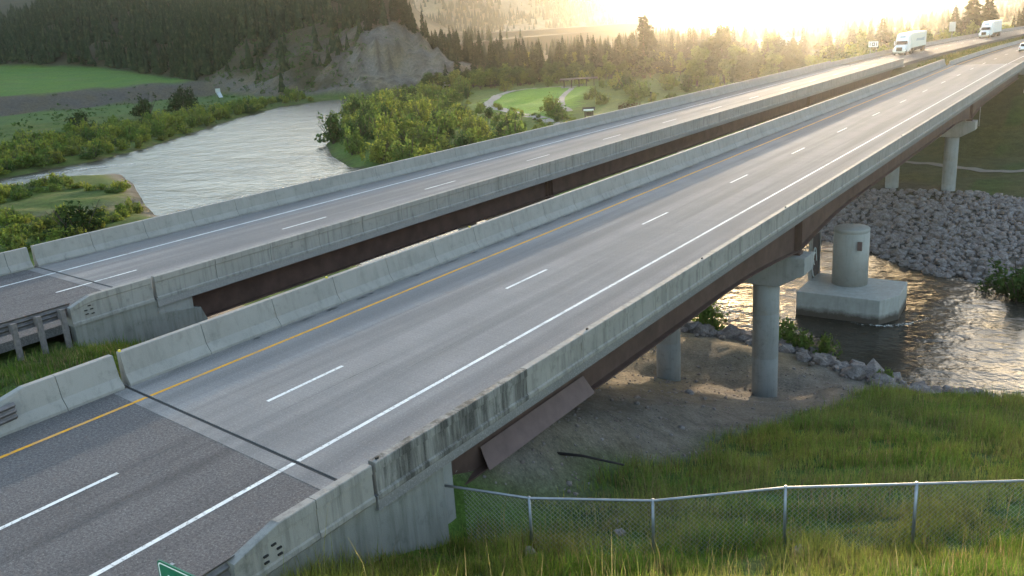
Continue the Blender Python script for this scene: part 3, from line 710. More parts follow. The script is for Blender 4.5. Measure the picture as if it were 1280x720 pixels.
# foam on the water round the footing and on the riffle upstream
def M_foam():
    t = NT('soft_foam'); v = t.coord((1, 1, 1), 'World'); a_ = t.n('ShaderNodeAttribute', attribute_name='tint')
    n_ = t.noise(v, 2.6, 7, .8, .32, .66); sp = t.n('ShaderNodeSeparateColor'); t.l(a_.outputs['Color'], sp.inputs[0])
    f = t.n('ShaderNodeMapRange'); f.inputs[1].default_value = .38; f.inputs[2].default_value = .75; t.l(t.math('MULTIPLY', n_, sp.outputs[0]), f.inputs[0])
    d = t.n('ShaderNodeBsdfDiffuse'); d.inputs[0].default_value = (.62, .61, .58, 1); tr = t.n('ShaderNodeBsdfTransparent'); mx = t.n('ShaderNodeMixShader')
    t.l(f.outputs[0], mx.inputs[0]); t.l(tr.outputs[0], mx.inputs[1]); t.l(d.outputs[0], mx.inputs[2]); t.l(mx.outputs[0], t.out.inputs[0]); return t.m
FOAMS = M_foam()
def foam(label, pts, wd, seed):
    r = random.Random(seed); V, A, F = [], [], []; nn = 10
    Q = []
    for k in range(len(pts)-1):
        for i in range(nn): t = i/nn; Q.append((pts[k][0]+(pts[k+1][0]-pts[k][0])*t, pts[k][1]+(pts[k+1][1]-pts[k][1])*t))
    Q.append(pts[-1])
    for i, q in enumerate(Q):
        a, b = Q[max(i-1, 0)], Q[min(i+1, len(Q)-1)]; dx, dy = b[0]-a[0], b[1]-a[1]; L = math.hypot(dx, dy); nx, ny = -dy/L, dx/L; e = math.sin(math.pi*i/(len(Q)-1))**.4
        for s_, f_ in ((-1, 0), (-.5, .75), (0, 1), (.5, .75), (1, 0)):
            w_ = wd*r.uniform(.8, 1.2); V.append((q[0]+nx*w_*s_, q[1]+ny*w_*s_, WZ+.03+.05*f_)); A.append((f_*e,)*3)
        if i:
            o_ = (i-1)*5; F += [(o_+j, o_+j+1, o_+j+6, o_+j+5) for j in range(4)]
    tag(inst('foam', np_mesh('foam', V, F, FOAMS, np.array(A), True)), label, 'foam', None, 'stuff')
foam('white foam curling round the old pier footing', [(3.5, 50.9), (5.2, 50.6), (6.6, 50.9), (7.9, 52.0), (8.9, 53.6), (8.6, 55.2)], .5, 1)
foam('white riffles on the shallows at the tip of the gravel island', [(-168, 70), (-165, 80), (-163, 90), (-158, 96), (-150, 99)], 3.0, 2)
foam('broken white water under the nearer bridge', [(-2, 47), (-6, 50), (-11, 53)], 2.4, 3)

# ------------------------------------------------------------------ chain link fence
FP = [(6.75, .33), (8.5, .7), (11.2, 2.0), (13.75, 4.05), (16.4, 5.65), (19.2, 7.35)]
FT = -1.2
fence = empty('chain_link_fence', (6.75, .33, FT-1.8), 0, 'galvanised chain link fence below the bridge abutment, across the lower right', 'fence')
def frel(x, y, z): return (x-6.75, y-.33, z-(FT-1.8))
MB().tube([frel(5.9, .1, FT+.02)]+[frel(x, y, FT) for x, y in FP], .035, 8).build('top_rail', GALV, fence, True)
for i, (x, y) in enumerate(FP[1:]):
    mb = MB(); mb.tube([frel(x, y, gz(x, y)-.4), frel(x, y, FT+.05)], .04, 8); mb.build('fence_post', GALV, fence, True)
WIRE = M_plain('fence_wire', (.3, .31, .31), .5, .6, .3, 5)
for i in range(len(FP)-1):
    a, b = Vector((*FP[i], 0)), Vector((*FP[i+1], 0)); L = (b-a).length; H = 1.75; d = (b-a)/L; nrm = Vector((-d.y, d.x, 0)); mb = MB(); st = .13; rr_ = .0032
    for s in (1, -1):
        k = -H
        while k < L+H:
            t0, t1 = (k, k+H) if s > 0 else (k+H, k); z0, z1 = 0.0, H
            pts = [(t0, z0), (t1, z1)]
            # clip to the panel
            def clip(p, q):
                (ta, za), (tb, zb) = p, q; lo, hi = 0., 1.
                dt = tb-ta
                for bound, sg in ((0, 1), (L, -1)):
                    f0, f1 = sg*(ta-bound), sg*(tb-bound)
                    if f0 < 0 and f1 < 0: return None
                    if f0 < 0: lo = max(lo, f0/(f0-f1))
                    elif f1 < 0: hi = min(hi, f0/(f0-f1))
                if hi <= lo+.01: return None
                return ((ta+dt*lo, za+(zb-za)*lo), (ta+dt*hi, za+(zb-za)*hi))
            c = clip(*pts)
            if c:
                A, B = [a+d*t+Vector((0, 0, FT-1.78+z)) for t, z in c]; A = Vector(frel(*A)); B = Vector(frel(*B)); e = (B-A).normalized(); o1 = e.cross(nrm)*rr_; o2 = nrm*rr_*s
                V = [A+o1, A-o1*.5+o2, A-o1*.5-o2, B+o1, B-o1*.5+o2, B-o1*.5-o2]
                mb.add(V, [(0, 1, 4, 3), (1, 2, 5, 4), (2, 0, 3, 5)])
            k += st
    mb.build('wire_mesh', WIRE, fence)

# ------------------------------------------------------------------ stones
def rock_mesh(seed, name):
    r = random.Random(seed); t = (1+5**.5)/2
    V = [Vector(v).normalized() for v in [(-1,t,0),(1,t,0),(-1,-t,0),(1,-t,0),(0,-1,t),(0,1,t),(0,-1,-t),(0,1,-t),(t,0,-1),(t,0,1),(-t,0,-1),(-t,0,1)]]
    F = [(0,11,5),(0,5,1),(0,1,7),(0,7,10),(0,10,11),(1,5,9),(5,11,4),(11,10,2),(10,7,6),(7,1,8),(3,9,4),(3,4,2),(3,2,6),(3,6,8),(3,8,9),(4,9,5),(2,4,11),(6,2,10),(8,6,7),(9,8,1)]
    sx, sy, sz = r.uniform(.8, 1.25), r.uniform(.7, 1.05), r.uniform(.55, .85)
    V = [(v.x*sx*r.uniform(.72, 1.15), v.y*sy*r.uniform(.72, 1.15), v.z*sz*r.uniform(.72, 1.15)) for v in V]
    mb = MB(); mb.add(V, F); return mb.mesh(name, ROCKM)
ROCKS = [rock_mesh(40+i, 'stone') for i in range(8)]
def riprap(name, label, pts, loc, nobj=300):
    """pts rows: x,y,z,size; nearest nobj become stones of their own, the rest one mass"""
    g = empty(name, loc, 0, label, 'riprap')
    pts = sorted(pts, key=lambda p: -p[3]/math.dist(p[:3], CAM))
    base = [np.array([v.co[:] for v in m_.vertices]) for m_ in ROCKS]; faces = [np.array([p.vertices[:] for p in m_.polygons]) for m_ in ROCKS]
    for p in pts[:nobj]:
        inst('stone', rng.choice(ROCKS), g, (p[0]-loc[0], p[1]-loc[1], p[2]-loc[2]), (rng.uniform(-.5, .5), rng.uniform(-.5, .5), rng.uniform(0, 6.28)), (p[3],)*3)
    if len(pts) > nobj:
        V, F, n = [], [], 0
        for p in pts[nobj:]:
            k = rng.randrange(8); a = rng.uniform(0, 6.28); c, s = math.cos(a), math.sin(a); B = base[k]*p[3]
            R = np.stack([B[:, 0]*c-B[:, 1]*s+p[0]-loc[0], B[:, 0]*s+B[:, 1]*c+p[1]-loc[1], B[:, 2]+p[2]-loc[2]], -1)
            V.append(R); F.append(faces[k]+n); n += len(R)
        o = inst('loose_stones', np_mesh('loose_stones', np.concatenate(V), np.concatenate(F), ROCKM), g); o['kind'] = 'stuff'
X_ = nrng.uniform(-16, 20, 8200); Y_ = nrng.uniform(58, 94, 8200); Zh, rd_, _, fb_, *_r = height(X_, Y_, True)
pts = [(x, y, z+.1, float(s_)) for x, y, z, r_, f_, s_ in zip(X_, Y_, Zh, rd_, fb_, np.exp(nrng.normal(-1.36, .42, 8200))) if f_ and -21.5 < r_ < .8]
riprap('riprap_bank', 'broad bank of grey broken rock riprap across the river below the far piers', pts, (5, 76, -12))
pts = []
PL = [(-8, 45.0), (1, 44), (5.6, 42), (11, 39.3), (14.5, 40), (16.2, 39.2)]
for k in range(len(PL)-1):
    L = math.dist(PL[k], PL[k+1])
    for _ in range(int(L*13)):
        t = rng.random(); x = PL[k][0]+(PL[k+1][0]-PL[k][0])*t+rng.gauss(0, .55); y = PL[k][1]+(PL[k+1][1]-PL[k][1])*t+rng.gauss(-.9, .95)
        pts.append((x, y, gz(x, y)+.12, math.exp(rng.gauss(-.8, .4))))
riprap('rock_edging', 'narrow row of pale boulders along the near water edge beside the first pier', pts, (6, 42, -12.5))
for x, y, s_, lb in ((8.75, .2, .2, 'grey boulder in the grass below the fence, left of the first posts'), (14.35, 3.2, .22, 'smooth boulder in the grass at the foot of the fence, bottom edge'), (9.6, 3.3, .16, 'pale stone lying beyond the fence near its second bay'), (9.0, 4.4, .14, 'small grey stone on the gravel behind the fence')):
    o = inst('boulder', ROCKS[int(s_*20) % 8], None, (x, y, gz(x, y)+s_*.35), (0, 0, x), (s_*1.4, s_, s_)); tag(o, lb, 'boulder')
gx_r = nrng.uniform(-6, 9.5, 2600); gy_r = nrng.uniform(1.5, 38, 2600); kk = (gx_r < 6.9+(gy_r-9)*.1+.8*wav(gx_r, gy_r, 9, 3)+.4) & (river_d(gx_r, gy_r) < -1)
gx_r, gy_r = gx_r[kk], gy_r[kk]; gz_r = height(gx_r, gy_r); gs = np.exp(nrng.normal(-3.0, .5, len(gx_r))); Vg, Fg, ng = [], [], 0
for x, y, z, s_ in zip(gx_r, gy_r, gz_r, gs):
    m_ = rng.choice(ROCKS); B = np.array([v.co[:] for v in m_.vertices])*s_; a = rng.uniform(0, 6.28); c_, s2 = math.cos(a), math.sin(a)
    Vg.append(np.stack([B[:, 0]*c_-B[:, 1]*s2+x, B[:, 0]*s2+B[:, 1]*c_+y, B[:, 2]+z], -1)); Fg.append(np.array([p.vertices[:] for p in m_.polygons])+ng); ng += 12
tag(inst('gravel', np_mesh('gravel', np.concatenate(Vg), np.concatenate(Fg), ROCKM)), 'loose gravel and stones on the bare ground under the nearer bridge', 'gravel', None, 'stuff')
lg = MB().tube([(0, 0, .08), (1.2, .5, .12), (2.6, .75, .08)], .06, 7, .035).build('driftwood_stick', M_plain('wet_wood', (.03, .022, .02), .8), None, True)
lg.location = (4.9, 6.8, gz(5.5, 7)+.02); lg.rotation_euler = (math.radians(-14), 0, 0); tag(lg, 'thin dark stick lying on the gravel behind the fence', 'stick')

# ------------------------------------------------------------------ paths
def path(name, pts, wd, mat):
    P = [Vector((x, y, 0)) for x, y in pts]; Q = []
    for i in range(len(P)-1):
        p0, p1, p2, p3 = P[max(i-1, 0)], P[i], P[i+1], P[min(i+2, len(P)-1)]
        for k in range(8):
            t = k/8; Q.append(.5*((2*p1)+(p2-p0)*t+(2*p0-5*p1+4*p2-p3)*t*t+(3*p1-p0-3*p2+p3)*t**3))
    Q.append(P[-1]); V, F = [], []
    for i, q in enumerate(Q):
        d = (Q[min(i+1, len(Q)-1)]-Q[max(i-1, 0)]).normalized(); n = Vector((-d.y, d.x, 0))
        for s in (-1, -.33, .33, 1):
            e = q+n*wd*.5*s; V.append((e.x, e.y, gz(e.x, e.y)+.1))
        if i:
            b = (i-1)*4
            for j in range(3): F.append((b+j, b+j+1, b+j+5, b+j+4) if False else (b+j, b+4+j, b+5+j, b+j+1))
    mb = MB(); mb.add(V, F); o = mb.build(name, mat); o['kind'] = 'structure'
PATHM = M_plain('gravel_path', (.25, .23, .205), .95, 0, .25, 2)
path('path', [(-60, 140), (-77.4, 147.3), (-95, 162), (-112.3, 176.5), (-128, 189), (-137, 201), (-144, 214), (-151, 228), (-150, 242), (-143, 254)], 3.2, PATHM)
path('path', [(-92, 172), (-105, 190), (-118, 212), (-128, 233), (-133, 243)], 1.8, PATHM)
path('path', [(-40, 116), (-20, 113), (-4, 112), (6.7, 109.3), (14, 109.4), (40, 108)], 1.7, M_plain('dirt_path', (.2, .17, .14), .95, 0, .25, 2))

# ------------------------------------------------------------------ vegetation
def leaf_cloud(cs, n, size, seed, flat=.55, shell=.35):
    """n leaf quads in ellipsoids cs rows (x,y,z,rx,ry,rz); returns V,F"""
    r = np.random.default_rng(seed); cs = np.array(cs, float); wgt = (cs[:, 3]*cs[:, 4]*cs[:, 5])**.75; k = r.choice(len(cs), n, p=wgt/wgt.sum())
    d = r.normal(size=(n, 3)); d /= np.linalg.norm(d, axis=1)[:, None]; rad = (shell+(1-shell)*r.random(n))**.6
    lump = 1+.22*np.sin(d[:, 0]*5+k)*np.cos(d[:, 1]*6+2*k)
    c = cs[k, :3]+d*cs[k, 3:]*(rad*lump)[:, None]
    nrm = d*.6+r.normal(size=(n, 3))*.7; nrm[:, 2] += .3; nrm /= np.linalg.norm(nrm, axis=1)[:, None]
    a = np.cross(nrm, r.normal(size=(n, 3))); a /= np.linalg.norm(a, axis=1)[:, None]; b = np.cross(nrm, a); s = (size*np.exp(r.normal(0, .3, n)))[:, None]
    V = np.stack([c-a*s, c-b*s*flat+nrm*s*.15, c+a*s, c+b*s*flat+nrm*s*.15], 1).reshape(-1, 3)
    if cs[:, 2].min() > 0: V[:, 2] = np.maximum(V[:, 2], .02)
    return V, np.arange(4*n).reshape(n, 4)
def shrub_set(tagname, mats, nvar, n, size, seed, tall=1.0, spread=1.0):
    out = []
    for k in range(nvar):
        r = random.Random(seed+k); cs = []
        for _ in range(r.randint(5, 8)):
            a = r.uniform(0, 6.28); q = r.uniform(0, .68)*spread; h = r.uniform(.3, .8)*tall*(1-.35*q)
            cs.append((q*math.cos(a), q*math.sin(a), h*.8, r.uniform(.2, .42), r.uniform(.2, .42), h*.75))
        for _ in range(r.randint(4, 8)):      # leafy shoots standing clear of the crown
            a = r.uniform(0, 6.28); q = r.uniform(.1, .7)*spread; cs.append((q*math.cos(a), q*math.sin(a), r.uniform(.65, 1.0)*tall, .07, .07, r.uniform(.2, .34)))
        V, F = leaf_cloud(cs, n, size, seed*7+k)
        cr = np_mesh('crown', V, F, mats[k % len(mats)])
        st = MB()
        for _ in range(9):
            a = r.uniform(0, 6.28); q = r.uniform(.2, .75)*spread
            st.tube([(0.05*math.cos(a), .05*math.sin(a), -.05), (q*.5*math.cos(a), q*.5*math.sin(a), .35*tall), (q*math.cos(a), q*math.sin(a), r.uniform(.7, 1.12)*tall)], .025, 5, .006)
        out.append((cr, st.mesh('stems', BARK)))
    return out
def place_shrub(var, name, x, y, s, label, group, cat='shrub', sz=1.0, zoff=0.0):
    z = gz(x, y); e = empty(name, (x, y, z-.05+zoff), rng.uniform(0, 6.28), label, cat, group); e.scale = (s*rng.uniform(.75, 1.3), s*rng.uniform(.75, 1.3), s*sz*rng.choice((.65, .8, .95, 1.1, 1.35)))
    inst('crown', var[0], e); inst('stems', var[1], e); return e
PTH = [(-60, 140), (-77.4, 147.3), (-95, 162), (-112.3, 176.5), (-128, 189), (-137, 201), (-144, 214), (-151, 228)]
def path_d(x, y): return min(float(seg_dist(np.array([x]), np.array([y]), PTH[i], PTH[i+1])[0][0]) for i in range(len(PTH)-1))
WIL = shrub_set('willow', [L_WILLOW, L_YEL, L_WILLOW, L_GREEN, L_DARK2, L_WILLOW, L_GREEN], 8, 640, .075, 21)
THK = shrub_set('thicket', [L_GREEN, L_WILLOW, L_GREEN, L_DARK2, L_YEL], 7, 680, .07, 57)
DRK = shrub_set('dark', [L_DARK, L_DARK, L_RED], 3, 560, .075, 81)
def fill(poly, n, mind, seed):
    r = random.Random(seed); xs = [p[0] for p in poly]; ys = [p[1] for p in poly]; P = []; tries = 0
    while len(P) < n and tries < n*60:
        tries += 1; x, y = r.uniform(min(xs), max(xs)), r.uniform(min(ys), max(ys))
        if not bool(inside(np.array([x]), np.array([y]), poly)[0]): continue
        if any((x-a)**2+(y-b)**2 < mind*mind for a, b in P): continue
        if float(river_d(np.array([x]), np.array([y]))[0]) > -1.2: continue
        P.append((x, y))
    return P
LB = [(-171, 71), (-173, 90), (-184, 118), (-203, 145), (-232, 186), (-251, 220), (-252, 240), (-266, 238), (-262, 212), (-250, 185), (-238, 158), (-228, 126), (-224, 108), (-212, 92)]
for x, y in fill(LB, 205, 2.7, 5):
    near_w = rng.random() < .5
    place_shrub(rng.choice(WIL), 'willow_shrub', x, y, rng.uniform(2.1, 3.7), 'yellow green willow shrub in the belt along the far left river bank', 'willows on the far left bank')
for (x, y, s) in ((-262, 170, 6.5), (-272, 190, 6), (-285, 205, 5), (-240, 133, 4.5), (-252, 140, 5), (-300, 212, 5)):
    place_shrub(rng.choice(DRK[:2]), 'dark_shrub', x, y, s, 'dark round bush on the grassy flat below the gravel terrace', 'dark bushes below the terrace')
RB = [(-96, 101), (-114, 113), (-132, 130), (-149, 151), (-175, 178), (-206, 221), (-211, 252), (-170, 240), (-148, 205), (-132, 196), (-112, 181), (-95, 167), (-80, 154), (-66, 142), (-60, 118), (-64, 97)]
for x, y in fill(RB, 285, 2.9, 6):
    place_shrub(rng.choice(THK), 'thicket_shrub', x, y, rng.choice((1.8, 2.6, 3.2, 3.8, 4.5))*(1.1 if x < -100 and y < 150 else 1)*min(1.0, .3+path_d(x, y)/38), 'leafy green shrub in the dense thicket between the river and the park path', 'thicket between river and park')
IS = [(-80, 31), (-90, 48), (-96, 58), (-108, 63), (-131, 76), (-145, 84), (-152, 76), (-152, 64), (-120, 48), (-95, 35)]
for x, y in fill(IS, 175, 1.6, 8):
    if -128 < x < -100 and 48 < y < 66: continue
    if x < -125 and float(river_d(np.array([x]), np.array([y]))[0]) > -9: continue
    place_shrub(rng.choice(WIL), 'willow_shrub', x, y, rng.uniform(1.2, 2.4), 'low willow shrub on the grassy island beside the farther bridge', 'willows on the grassy island', sz=.8)
place_shrub(DRK[0], 'dark_shrub', -90, 44, 3.8, 'rounded dark green bush on the island just behind the bridge barrier', None, sz=.75)
PK = [(-94, 167, 4.2, 1), (-90, 163, 3.6, 1), (-98, 173, 4, 1), (-86, 159, 3.2, 1), (-104, 226, 5, 0), (-96, 215, 4.4, 0), (-88, 206, 4.2, 0), (-112, 235, 5, 0), (-80, 215, 4.8, 0), (-93, 192, 2.8, 1), (-72, 205, 4.5, 0), (-100, 243, 5.2, 0), (-84, 232, 5, 0), (-120, 250, 4.6, 0), (-65, 220, 4.4, 0), (-75, 240, 5, 0), (-140, 262, 4, 0), (-150, 255, 4, 0), (-158, 240, 4, 0), (-154, 206, 4.4, 0), (-150, 194, 4, 0)]
for (x, y, s, k) in PK:
    place_shrub(rng.choice(THK), 'park_shrub', x, y, s, 'rounded shrub beside the mown park lawn', 'shrubs round the park lawn', sz=.8)
for (x, y, s, v, lb) in ((-74.5, 168, 2.6, 2, 'russet young bush beyond the bridge barrier, left of the pair'), (-70.5, 165, 3.0, 2, 'wider russet bush beyond the bridge barrier, right of the pair'), (-64.5, 168, 2.6, 0, 'slim dark bush beside the thin dark pole'), (-50, 172, 2.6, 0, 'small dark bush right of the dark pole above the barrier')):
    place_shrub(DRK[v], 'young_bush', x, y, s, lb, None)
bsh = place_shrub(shrub_set('bank', [L_DARK2], 1, 2400, .045, 140)[0], 'dark_shrub', 14.4, 61.5, 4.6, 'dense dark bush overhanging the water at the right edge', None); bsh.scale = (3.9, 3.9, 3.3)
for (x, y, s) in ((3.0, 42.8, 1.5), (4.6, 42.6, 1.3), (1.2, 44.2, 1.5), (9.2, 39.4, 1.1), (-4.5, 44.6, 1.8)):
    place_shrub(WIL[3], 'sapling_shrub', x, y, s, 'small green willow growing among the boulders near the first pier', 'small willows among the boulders')

def conifer(seed, tiers, nb, name='crown', wr=.19, z0=.1):
    r = random.Random(seed); V, F = [], []
    for t in range(tiers):
        f = t/(tiers-1); z = z0+(1-z0)*f**.92; rad = wr*(1-f)**.8*r.uniform(.8, 1.15)+.012
        for b in range(max(4, int(nb*(1-.5*f)))):
            a = r.uniform(0, 6.28); q = rad*r.uniform(.65, 1.2); w_ = q*.32+.008; dz = -q*r.uniform(.25, .6)
            c, s = math.cos(a), math.sin(a); n = len(V)
            V += [(0, 0, z+.015), (c*q*.55-s*w_, s*q*.55+c*w_, z+dz*.45), (c*q, s*q, z+dz), (c*q*.55+s*w_, s*q*.55-c*w_, z+dz*.45), ]
            F += [(n, n+1, n+2, n+3)]
            V += [(c*q*.2, s*q*.2, z+.035), (c*q*.9, s*q*.9, z+dz*.9), (c*q*.5, s*q*.5, z+dz*.5-.05)]; F += [(n+4, n+5, n+6, n+6)]
    F2 = [tuple(dict.fromkeys(f)) for f in F]
    mb = MB(); mb.v = V; mb.f = F2
    return mb.mesh('crown', L_CON)
CON = [conifer(s, 15, 14, wr=wr*1.12) for s, wr in ((1, .17), (2, .2), (3, .15), (4, .22), (5, .18))]
TRK = MB().tube([(0, 0, -.03), (0, 0, .5), (0, 0, .97)], .016, 6, .003).mesh('trunk', BARK)
def place_conifer(x, y, h, label, group, me=None, z=None, wide=1.0):
    e = empty('conifer_tree', (x, y, (gz(x, y) if z is None else z)-.1), rng.uniform(0, 6.28), label, 'conifer', group); e.scale = (h*wide, h*wide, h)
    inst('crown', me or rng.choice(CON), e); inst('trunk', TRK, e); return e
def broad(seed, n, mat, tall=1.0, size=.03):
    r = random.Random(seed); cs = []; tr = MB(); tr.tube([(0, 0, -.03), (.01, 0, .25), (0, .01, .5)], .024, 7, .014)
    limbs = []
    for k in range(7):
        a = 6.28*k/7+r.uniform(-.4, .4); q = r.uniform(.1, .26); z = r.uniform(.36, .8)
        tr.tube([(0, 0, z*.45), (q*.5*math.cos(a), q*.5*math.sin(a), z*.75), (q*math.cos(a), q*math.sin(a), z)], .011, 5, .004)
        rad = r.uniform(.11, .18); cs.append((q*math.cos(a), q*math.sin(a), z, rad, rad, rad*r.uniform(.8, 1.15)))
    cs.append((0, 0, .83, .13, .13, .16)); cs.append((0, 0, .55, .2, .2, .22)); cs.append((.05, 0, .3, .2, .2, .14))
    V, F = leaf_cloud(cs, n, size, seed+100, shell=.2)
    return np_mesh('crown', V, F, mat), tr.mesh('trunk', BARK)
BRD = [broad(201+k, 1700, m_) for k, m_ in enumerate((L_COT, L_GREEN, L_COT, L_YEL))]
BIGB = [broad(231, 5200, L_COT, size=.021), broad(232, 5200, L_GREEN, size=.021)]
def place_broad(x, y, h, label, group, var=None, wide=1.0, name='broadleaf_tree'):
    v = var or rng.choice(BRD); e = empty(name, (x, y, gz(x, y)-.1), rng.uniform(0, 6.28), label, 'tree', group); e.scale = (h*wide, h*wide, h)
    inst('crown', v[0], e); inst('trunk', v[1], e); return e
# belt of trees behind the park
BELT = [(-205, 262), (-186, 268), (-168, 280), (-150, 292), (-128, 290), (-100, 268), (-86, 262), (-92, 330), (-130, 380), (-200, 400), (-250, 380), (-214, 300)]
for i, (x, y) in enumerate(fill(BELT, 240, 4.4, 9)):
    d = math.hypot(x-CAM.x, y-CAM.y)
    if rng.random() < .72: place_conifer(x, y, rng.uniform(9, 17), 'dark conifer in the belt of trees behind the riverside park', 'conifers behind the park')
    else: place_broad(x, y, rng.uniform(6, 10), 'round leafy tree in the belt of trees behind the riverside park', 'leafy trees behind the park')
for x, y in ((-194, 258), (-189, 262), (-182, 266), (-177, 271), (-199, 254), (-172, 276), (-164, 279)):
    place_broad(x, y, rng.uniform(5, 8), 'round leafy tree in the belt of trees behind the riverside park', 'leafy trees behind the park')
BSH = [broad(271+k, 1700, m_) for k, m_ in enumerate((L_DARK2, L_GREEN, L_DARK2))]
for i in range(52):
    t_ = rng.random(); x = -207+t_*82+rng.gauss(0, 2.5); y = 255+t_*32+rng.gauss(1, 4)
    place_broad(x, y, rng.uniform(4.5, 8.5), 'bushy dark green tree along the front of the belt behind the park', 'bushy trees at the front of the belt', rng.choice(BSH), 1.25)
PK2 = [(-122, 206), (-84, 178), (-62, 196), (-62, 232), (-88, 256), (-116, 258), (-128, 248)]
for x, y in fill(PK2, 32, 5, 31):
    if min(float(seg_dist(np.array([x]), np.array([y]), a_, b_)[0][0]) for a_, b_ in (((-92, 172), (-105, 190)), ((-105, 190), (-118, 212)), ((-118, 212), (-133, 243)))) < 6: continue
    if bool(inside(np.array([x]), np.array([y]), LAWN)[0]): continue
    place_shrub(rng.choice(THK), 'meadow_shrub', x, y, rng.uniform(1.6, 3.0), 'shrub scattered over the rough meadow right of the park lawn', 'shrubs on the meadow right of the lawn')
def bigpine():
    r = random.Random(5); cs = []
    for k in range(24):
        f = k/23; z = .2+.76*f; q = .2*(1-f)**.6*r.uniform(.35, 1.0); a = r.uniform(0, 6.28); rad = .06+.075*(1-f); cs.append((q*math.cos(a), q*math.sin(a), z, rad*1.2, rad*1.2, rad*.75))
    V, F = leaf_cloud(cs, 2600, .022, 77, shell=.15)
    tr = MB(); tr.tube([(0, 0, -.03), (0, 0, .5), (0, 0, .95)], .02, 8, .004); return np_mesh('crown', V, F, L_CON), tr.mesh('trunk', BARK)
PINE = bigpine()
e = empty('pine_tree', (-127, 285, gz(-127, 285)-.1), .4, 'tallest broad pine standing above the tree belt, near the sun glow', 'pine'); e.scale = (27, 27, 22)
inst('crown', PINE[0], e); inst('trunk', PINE[1], e)
# trees beside the truck road, against the sun
for (x, y, h, k, lb) in ((-60, 203, 11, 0, 'low dense leafy tree nearest the farther bridge barrier, before the backlit clump'), (-54, 206, 10, 1, 'rounded leafy tree right of the backlit clump, close to the barrier'), (-48, 210, 9.5, 0, 'leafy tree where the sun glow is brightest, close to the barrier'), (-57, 222, 13, 0, 'tall leafy tree behind the brightest glow, right of the backlit clump'), (-80, 222, 12, 1, 'dark leafy tree at the left foot of the backlit clump'), (-76, 232, 17, 0, 'tall spreading leafy tree backlit by the sun beyond the truck road'), (-70, 224, 12, 1, 'leafy tree at the left of the backlit clump beyond the truck road'), (-64, 236, 14, 1, 'dense leafy tree in the middle of the backlit clump beyond the truck road'), (-88, 246, 12, 0, 'broad leafy tree left of the backlit clump, behind shrubs')):
    place_broad(x, y, h, lb, None, BIGB[k], 1.05, 'cottonwood_tree')
RD = [(-62, 214), (-52, 218), (-40, 214), (-33, 232), (-33, 320), (-60, 330), (-90, 300), (-70, 250)]
for i, (x, y) in enumerate(fill(RD, 46, 4.6, 12)):
    if rng.random() < .55: place_broad(x, y, rng.uniform(7, 11), 'leafy roadside tree in the sunlit strip beyond the truck road', 'leafy trees beyond the truck road')
    else: place_conifer(x, y, rng.uniform(9, 14), 'conifer in the sunlit strip beyond the truck road', 'conifers beyond the truck road')
for i in range(26):
    y = 178+i*6.5; x = -31.5-rng.uniform(0, 6)+float(xoff(y)); place_shrub(rng.choice(THK), 'roadside_shrub', x, y, rng.uniform(3, 4.6), 'backlit shrub on the verge beside the truck road', 'shrubs beside the truck road')
for (x, y, h, lb) in ((-27, 300, 17, 'tall dark conifer left of the rear truck'), (-23, 303, 14, 'slightly lower dark conifer just left of the rear truck'), (-31, 296, 13, 'dark conifer leftmost of the group by the rear truck'), (-11, 330, 17, 'dark conifer rising behind the rear truck'), (-43, 262, 15, 'slender conifer above the nearer truck, in sun glow')):
    place_conifer(x+float(xoff(y))*.4, y, h, lb, None, CON[3], wide=1.25)
for i in range(40):
    x = rng.uniform(-28, 70); y = rng.uniform(345, 470); place_conifer(x, y, rng.uniform(7, 12), 'distant conifer at the end of the highway', 'conifers at the end of the highway')
for x, y in ((24, 150), (30, 160), (20, 158), (27, 172), (34, 182)):
    place_shrub(rng.choice(DRK[:2]), 'dark_shrub', x, y, 4, 'dark bush on the embankment below the far end of the nearer bridge', 'bushes on the far embankment')

# conifers along the hill ridge, and the mass on its slopes
cnt = 0; forest = []
Xh = nrng.uniform(-780, -205, 26000); Yh = nrng.uniform(235, 620, 26000); Zq, rdq, wq, fq, uq, aq, sq = height(Xh, Yh, True)
n2q = wav(Xh, Yh, 30, 17)
for x, y, z, u_, a_, wv in zip(Xh, Yh, Zq, uq, aq, n2q):
    if u_ < 3 or u_ > 170: continue
    if a_ > 8.4: continue
    if 4.6 < a_ and u_ < 40+4*wv+max(0, (a_-6.2))*-14: continue
    if 3.2 < a_ <= 4.6 and u_ < 62 and rng.random() < (.86 if u_ > 14 else .97): continue
    if wav(x, y, 55, 41) > .8: continue
    dens = .62 if a_ < 3.4 else .5
    if rng.random() > dens: continue
    if 5.2 < a_ < 8.4 and u_ < 75 and cnt < 95 and rng.random() < .8:
        cnt += 1; place_conifer(x, y, rng.uniform(8, 15), 'dark conifer on the ridge above the grey scree cliff', 'conifers on the cliff ridge', z=z)
    else: forest.append((x, y, z, rng.uniform(4.5, 9) if rng.random() < .35 else rng.uniform(8, 16)))
P = np.array(forest)
